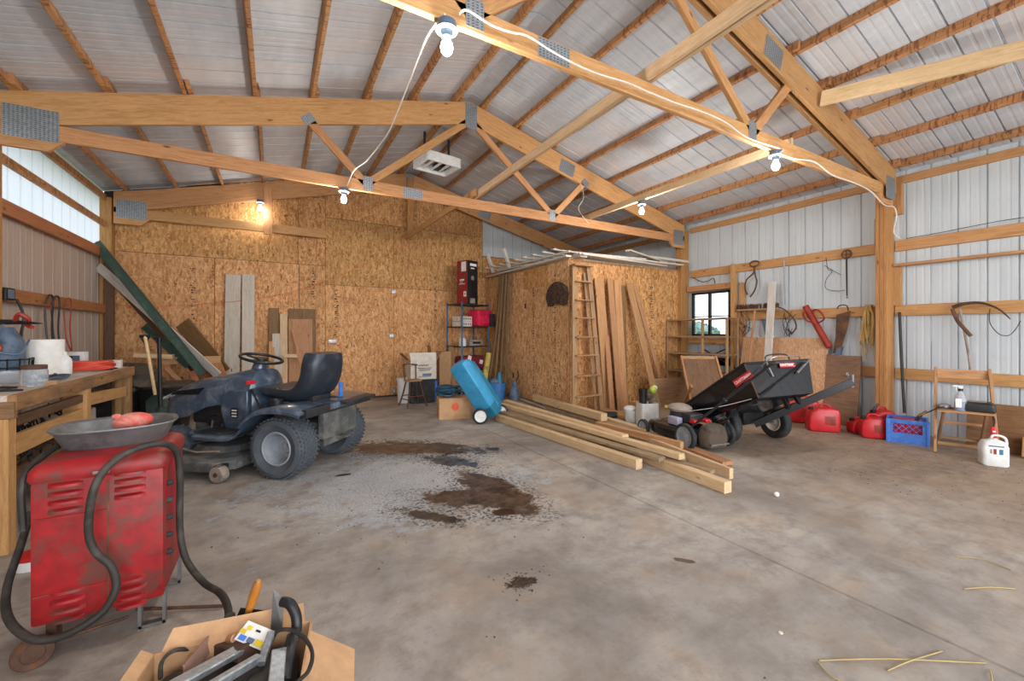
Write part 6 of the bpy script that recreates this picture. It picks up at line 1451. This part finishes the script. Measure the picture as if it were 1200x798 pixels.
ob('star_handle', MB().tube([(c_.x-.01, c_.y-.05, c_.z), (c_.x-.01, c_.y+.05, c_.z)], .007, 6).tube([(c_.x-.01, c_.y, c_.z-.05), (c_.x-.01, c_.y, c_.z+.05)], .007, 6), M['rust'], b)
ob('rod', MB().tube([(c_.x, c_.y, c_.z-.04), (c_.x, c_.y-.005, .02)], [.012, .008], 7), M['darksteel'], b); ob('tip', MB().ball((c_.x, c_.y-.005, .0), .014), M['steel'], b)
hang('pencil_rod', [(919, 305, 6.82), (919, 320, 6.83), (920, 357, 6.84)], .012, 'galv', 'thin pale rod hanging between the tongs and the ring tool', 'rod')
hang('wire_tangle', [(968, 302, 6.86), (970, 315, 6.85), (975, 318, 6.86), (968, 328, 6.86), (968, 338, 6.86), (980, 341, 6.86), (990, 340, 6.85)], .004, 'darksteel', 'thin wire loop hanging left of the ring tool', 'wire')
hang('wire_tangle', [(966, 311, 6.85), (978, 318, 6.85), (985, 322, 6.86)], .004, 'darksteel', 'short crossing wire left of the ring tool', 'wire')
b = thing('post_driver', 'red steel post driver with side handles hung slanting on the wall', 'post driver', (6.79, 3.0, 1.04)); ob_2 = Vector(b.location)
ob('tube', MB().tube(hp_([(944, 359, 6.83), (972, 407, 6.77)]), .042, 14), M['reddark'], b)
ob('handle', MB().tube(spline(hp_([(946, 362, 6.8), (941, 368, 6.78), (946, 376, 6.76), (955, 378, 6.78)]), 4), .012, 7), M['reddark'], b)
ob('handle', MB().tube(spline(hp_([(950, 366, 6.8), (958, 363, 6.78), (966, 373, 6.76), (958, 379, 6.78)]), 4), .012, 7), M['reddark'], b)
b = thing('hand_saw', 'large rusty hand saw hanging left of the straw rope', 'saw', (6.82, 2.68, .96)); ob_2 = Vector(b.location)
def flat(l, X_, th, mat, nm, par, o_=None):
    pts_ = [XP(px, py, X_)-(o_ or Vector((0, 0, 0))) for px, py in l]; n = len(pts_)
    return ob(nm, MB().add([tuple(p) for p in pts_]+[(p.x+th, p.y, p.z) for p in pts_], [tuple(range(n)), tuple(range(2*n-1, n-1, -1))]+[(i, (i+1) % n, (i+1) % n+n, i+n) for i in range(n)]), M[mat], par, smooth=False)
flat([(980, 369), (997, 364), (993, 385), (984, 414), (976, 414), (979, 395)], 6.81, .008, 'rust', 'blade', b, ob_2)
flat([(981, 408), (988, 406), (985, 416), (977, 417)], 6.80, .022, 'bluegrey', 'handle', b, ob_2)
ob('hook', MB().tube(spline(hp_([(981, 362, 6.82), (984, 358, 6.8), (992, 358, 6.8), (994, 364, 6.81)]), 4), .008, 6), M['rust'], b)
b = thing('hand_saw', 'dark blue-grey flat blade hanging behind the white board', 'saw', (6.83, 3.80, 1.17)); flat([(892, 374), (905, 374), (903, 394), (897, 394)], 6.84, .006, 'bluegrey', 'blade', b, Vector(b.location))
b = thing('rope_bundle', 'thick bundle of straw coloured rope hanging by the post', 'rope', (6.80, 2.36, 1.15)); ob_2 = Vector(b.location); rn = random.Random(8)
m = MB()
for k in range(22):
    x0_ = rn.uniform(1011, 1024); x1_ = x0_+rn.uniform(-6, 3); X_ = rn.uniform(6.76, 6.85); y1_ = rn.uniform(392, 406)
    m.tube([tuple(XP(a_, b_, X_)-ob_2) for a_, b_ in ((1019+rn.uniform(-5, 4), 357), (x0_, 368), ((x0_+x1_)/2+rn.uniform(-2, 2), 382), (x1_, y1_))], .008, 5)
ob('strands', m, M['rope'], b)
m = MB()
for k in range(9):
    x0_ = rn.uniform(1004, 1022); m.tube([tuple(XP(a_, b_, 6.83)-ob_2) for a_, b_ in ((x0_+4, 372), (x0_, 395), (x0_+rn.uniform(-4, 4), 408), (x0_+rn.uniform(-4, 6), rn.uniform(410, 425)))], .003, 4)
ob('loose_strands', m, M['rope'], b)
rn = random.Random(12)
for k, (px, py, n_) in enumerate(((875, 372, 5), (925, 375, 6))):
    m = MB()
    for q in range(n_): m.tube(spline([XP(px+rn.uniform(-8, 8), py-8+rn.uniform(-3, 3), 6.84), XP(px+rn.uniform(-10, 10), py+6, 6.82), XP(px+rn.uniform(-6, 6), py+18+rn.uniform(-6, 4), 6.83), XP(px+rn.uniform(-10, 10), py+10, 6.83)], 5), .004, 5)
    ob('wire_coils', m, M['darksteel'], label=['tangle of dark wire left of the white board', 'tangle of hooks and wire right of the white board'][k], cat='wire')
hang('hook_iron', [(909, 360, 6.81), (918, 362, 6.80), (929, 372, 6.80), (933, 383, 6.80), (927, 392, 6.81)], .010, 'rust', 'curved iron hook right of the white board', 'hook')
hang('pole_saw', [(1054, 366, 6.84), (1056, 410, 6.80), (1058, 450, 6.76), (1060, 484, 6.72)], .016, 'darksteel', 'long dark pole standing against the right side of the post', 'pole', n=8)
b = thing('scythe', 'old scythe with curved blade hung over the middle wall board', 'scythe', (6.80, 1.5, .8)); ob_2 = Vector(b.location)
ob('handle', MB().tube(spline(hp_([(1125, 362, 6.80), (1130, 388, 6.80), (1135, 415, 6.81), (1138, 441, 6.82)]), 4), .012, 8), M['dust'], b)
ob('blade', MB().tube(spline(hp_([(1117, 360, 6.80), (1130, 356, 6.78), (1150, 355, 6.78), (1170, 362, 6.79), (1184, 374, 6.80)]), 5), [.024-.0009*k for k in range(21)], 6), M['rust'], b)
ob('short_blade', MB().tube(spline(hp_([(1116, 362, 6.79), (1122, 376, 6.78), (1130, 385, 6.79), (1138, 394, 6.80)]), 4), .018, 6), M['rust'], b)
hang('wire_loop', [(1160, 362, 6.84), (1160, 378, 6.84), (1170, 391, 6.84), (1182, 393, 6.84), (1190, 386, 6.84), (1196, 376, 6.84)], .004, 'darksteel', 'thin wire loop hanging at the right below the scythe blade', 'wire')
hang('sensor_cord', [(812, 325, 6.86), (822, 330, 6.86), (830, 329, 6.86), (836, 326, 6.86), (838, 333, 6.86)], .006, 'black', 'short black cord with a hook above the window', 'cord')
# ------------------------------------------------------------ slatted shelf unit before the window, seat frame
sf = thing('wooden_rack', 'grey-brown open shelf rack standing before the window', 'rack', (6.42, 4.62, 0)); os_ = Vector(sf.location)
A1, A2 = (-.02, .60, 0), (.02, -.48, 0)
for x, y, hgt, mt in ((-.08, .60, 1.47, 'ladder'), (-.08, -.12, 1.49, 'ladder'), (-.02, -.52, 1.50, 'ladder'), (.30, .60, 1.47, 'ladder'), (.30, -.5, 1.5, 'ladder')): timber('upright', (x, y, 0), (x, y, hgt), .03, .045, M[mt], sf, up=(1, 0, 0))
for z, x in ((1.48, .0), (1.18, .0), (.88, .0), (.56, .0)): timber('shelf_slat', (-.06, .62, z), (-.06, -.54, z+.01), .09, .028, M['ladder'], sf); timber('shelf_slat', (.12, .62, z), (.12, -.54, z+.01), .22, .022, M['darkply'], sf)
ob('cross_brace', MB().tube([(.32, .5, .62), (.32, -.3, .98)], .012, 6).tube([(.33, -.5, .62), (.33, .2, .98)], .012, 6), M['darksteel'], sf)
b = thing('deck_chair', 'wooden framed chair with a brown cloth back behind the black cart', 'chair', (5.86, 4.12, 0), R(-38)); W3 = .27
for s in (-1, 1):
    timber('side_rail', (s*W3, -.30, .10), (s*W3, .34, .86), .03, .06, M['cedar'], b)
    timber('leg', (s*(W3+.02), .28, 0), (s*(W3+.02), -.34, .46), .03, .05, M['cedar'], b)
    timber('floor_rail', (s*W3, -.40, .03), (s*W3, .34, .03), .03, .05, M['cedar'], b)
timber('cross_rail', (-W3, -.28, .20), (W3, -.28, .20), .03, .10, M['cedar'], b); timber('cross_rail', (-W3, .33, .84), (W3, .33, .84), .03, .06, M['cedar'], b)
Mf, L = frame((0, -.22, .22), (0, .32, .82), (0, -.6, .6)); ob('cloth_back', MB().box((L/2, 0, 0), (L, 2*W3-.04, .012)), M['darkply'], b, M=Mf)
sheet_board('low_shelf', (5.55, 4.88, 0), (1, -.2, 0), (0, 0, 1), .7, .48, .02, M['ladder'], label='low weathered wooden shelf end behind the deck chair', cat='shelf')

# ------------------------------------------------------------ small things on the floor
p = ZP(910, 582, 0); ob('paper_ball', MB().ball((p.x, p.y, .018), (.022, .02, .018), 9, 6), M['paper'], label='small crumpled white paper ball on the open floor', cat='paper')
p = ZP(915, 742, 0); ob('pale_chip', MB().ball((p.x, p.y, .002), (.012, .010, .003), 9, 4), M['cardw'], label='tiny flat pale chip on the near floor', cat='chip')
for k, (a, b_, c_) in enumerate((((960, 774), (1040, 772), (1155, 777)), ((1040, 786), (1065, 775), (1104, 763)), ((958, 775), (970, 790), (990, 800)), ((1160, 785), (1162, 792), (1163, 800)), ((1120, 652), (1150, 655), (1185, 668)), ((1130, 690), (1160, 688), (1190, 690)))):
    strand('straw_stalk', [ZP(a[0], a[1], .004), ZP(b_[0], b_[1], .010), ZP(c_[0], c_[1], .004)], .0028, M['straw'], ['longest dry straw stalk lying flat near the bottom right', 'dry stalk crossing the longest one at an angle', 'short dry stalk left of the crossing stalks', 'short stalk at the bottom right edge of the photo', 'pale stalk farther back at the right edge of the floor', 'thin straw in the middle right of the floor'][k], 'straw', 3, group='straw on the floor', n=5)
rn = random.Random(21); m = MB()
for k in range(900):
    if k < 500: x, y = rn.uniform(4.2, 6.6), rn.uniform(.4, 4.6)
    elif k < 800: x, y = rn.gauss(1.1, .7), rn.gauss(3.6, .8)
    elif k < 900: q = ZP(608, 682, 0); x, y = rn.gauss(q.x, .05), rn.gauss(q.y, .05)
    else: x, y = rn.uniform(-.9, 5), rn.uniform(.6, 6.5)
    s_ = rn.uniform(.001, .0035); m.box((x, y, s_*.5), (s_*2*rn.uniform(.6, 1.6), s_*2, s_), Matrix.Identity(4))
ob('floor_grit', m, M['rust'], label='grit and crumbs scattered over the concrete floor', cat='grit', kind='stuff', smooth=False)
b = thing('white_lid', 'small white and red lid on the floor behind the red welder', 'lid', (-1.12, 3.22, 0)); ob('lid', MB().lathe([(.001, 0), (.07, 0), (.07, .05), (.001, .05)], 18), M['white_plastic'], b); ob('red_rim', MB().lathe([(.072, .05), (.074, .07), (.001, .075)], 18), M['red'], b)  # a loose white lid with a red rim, not a tub
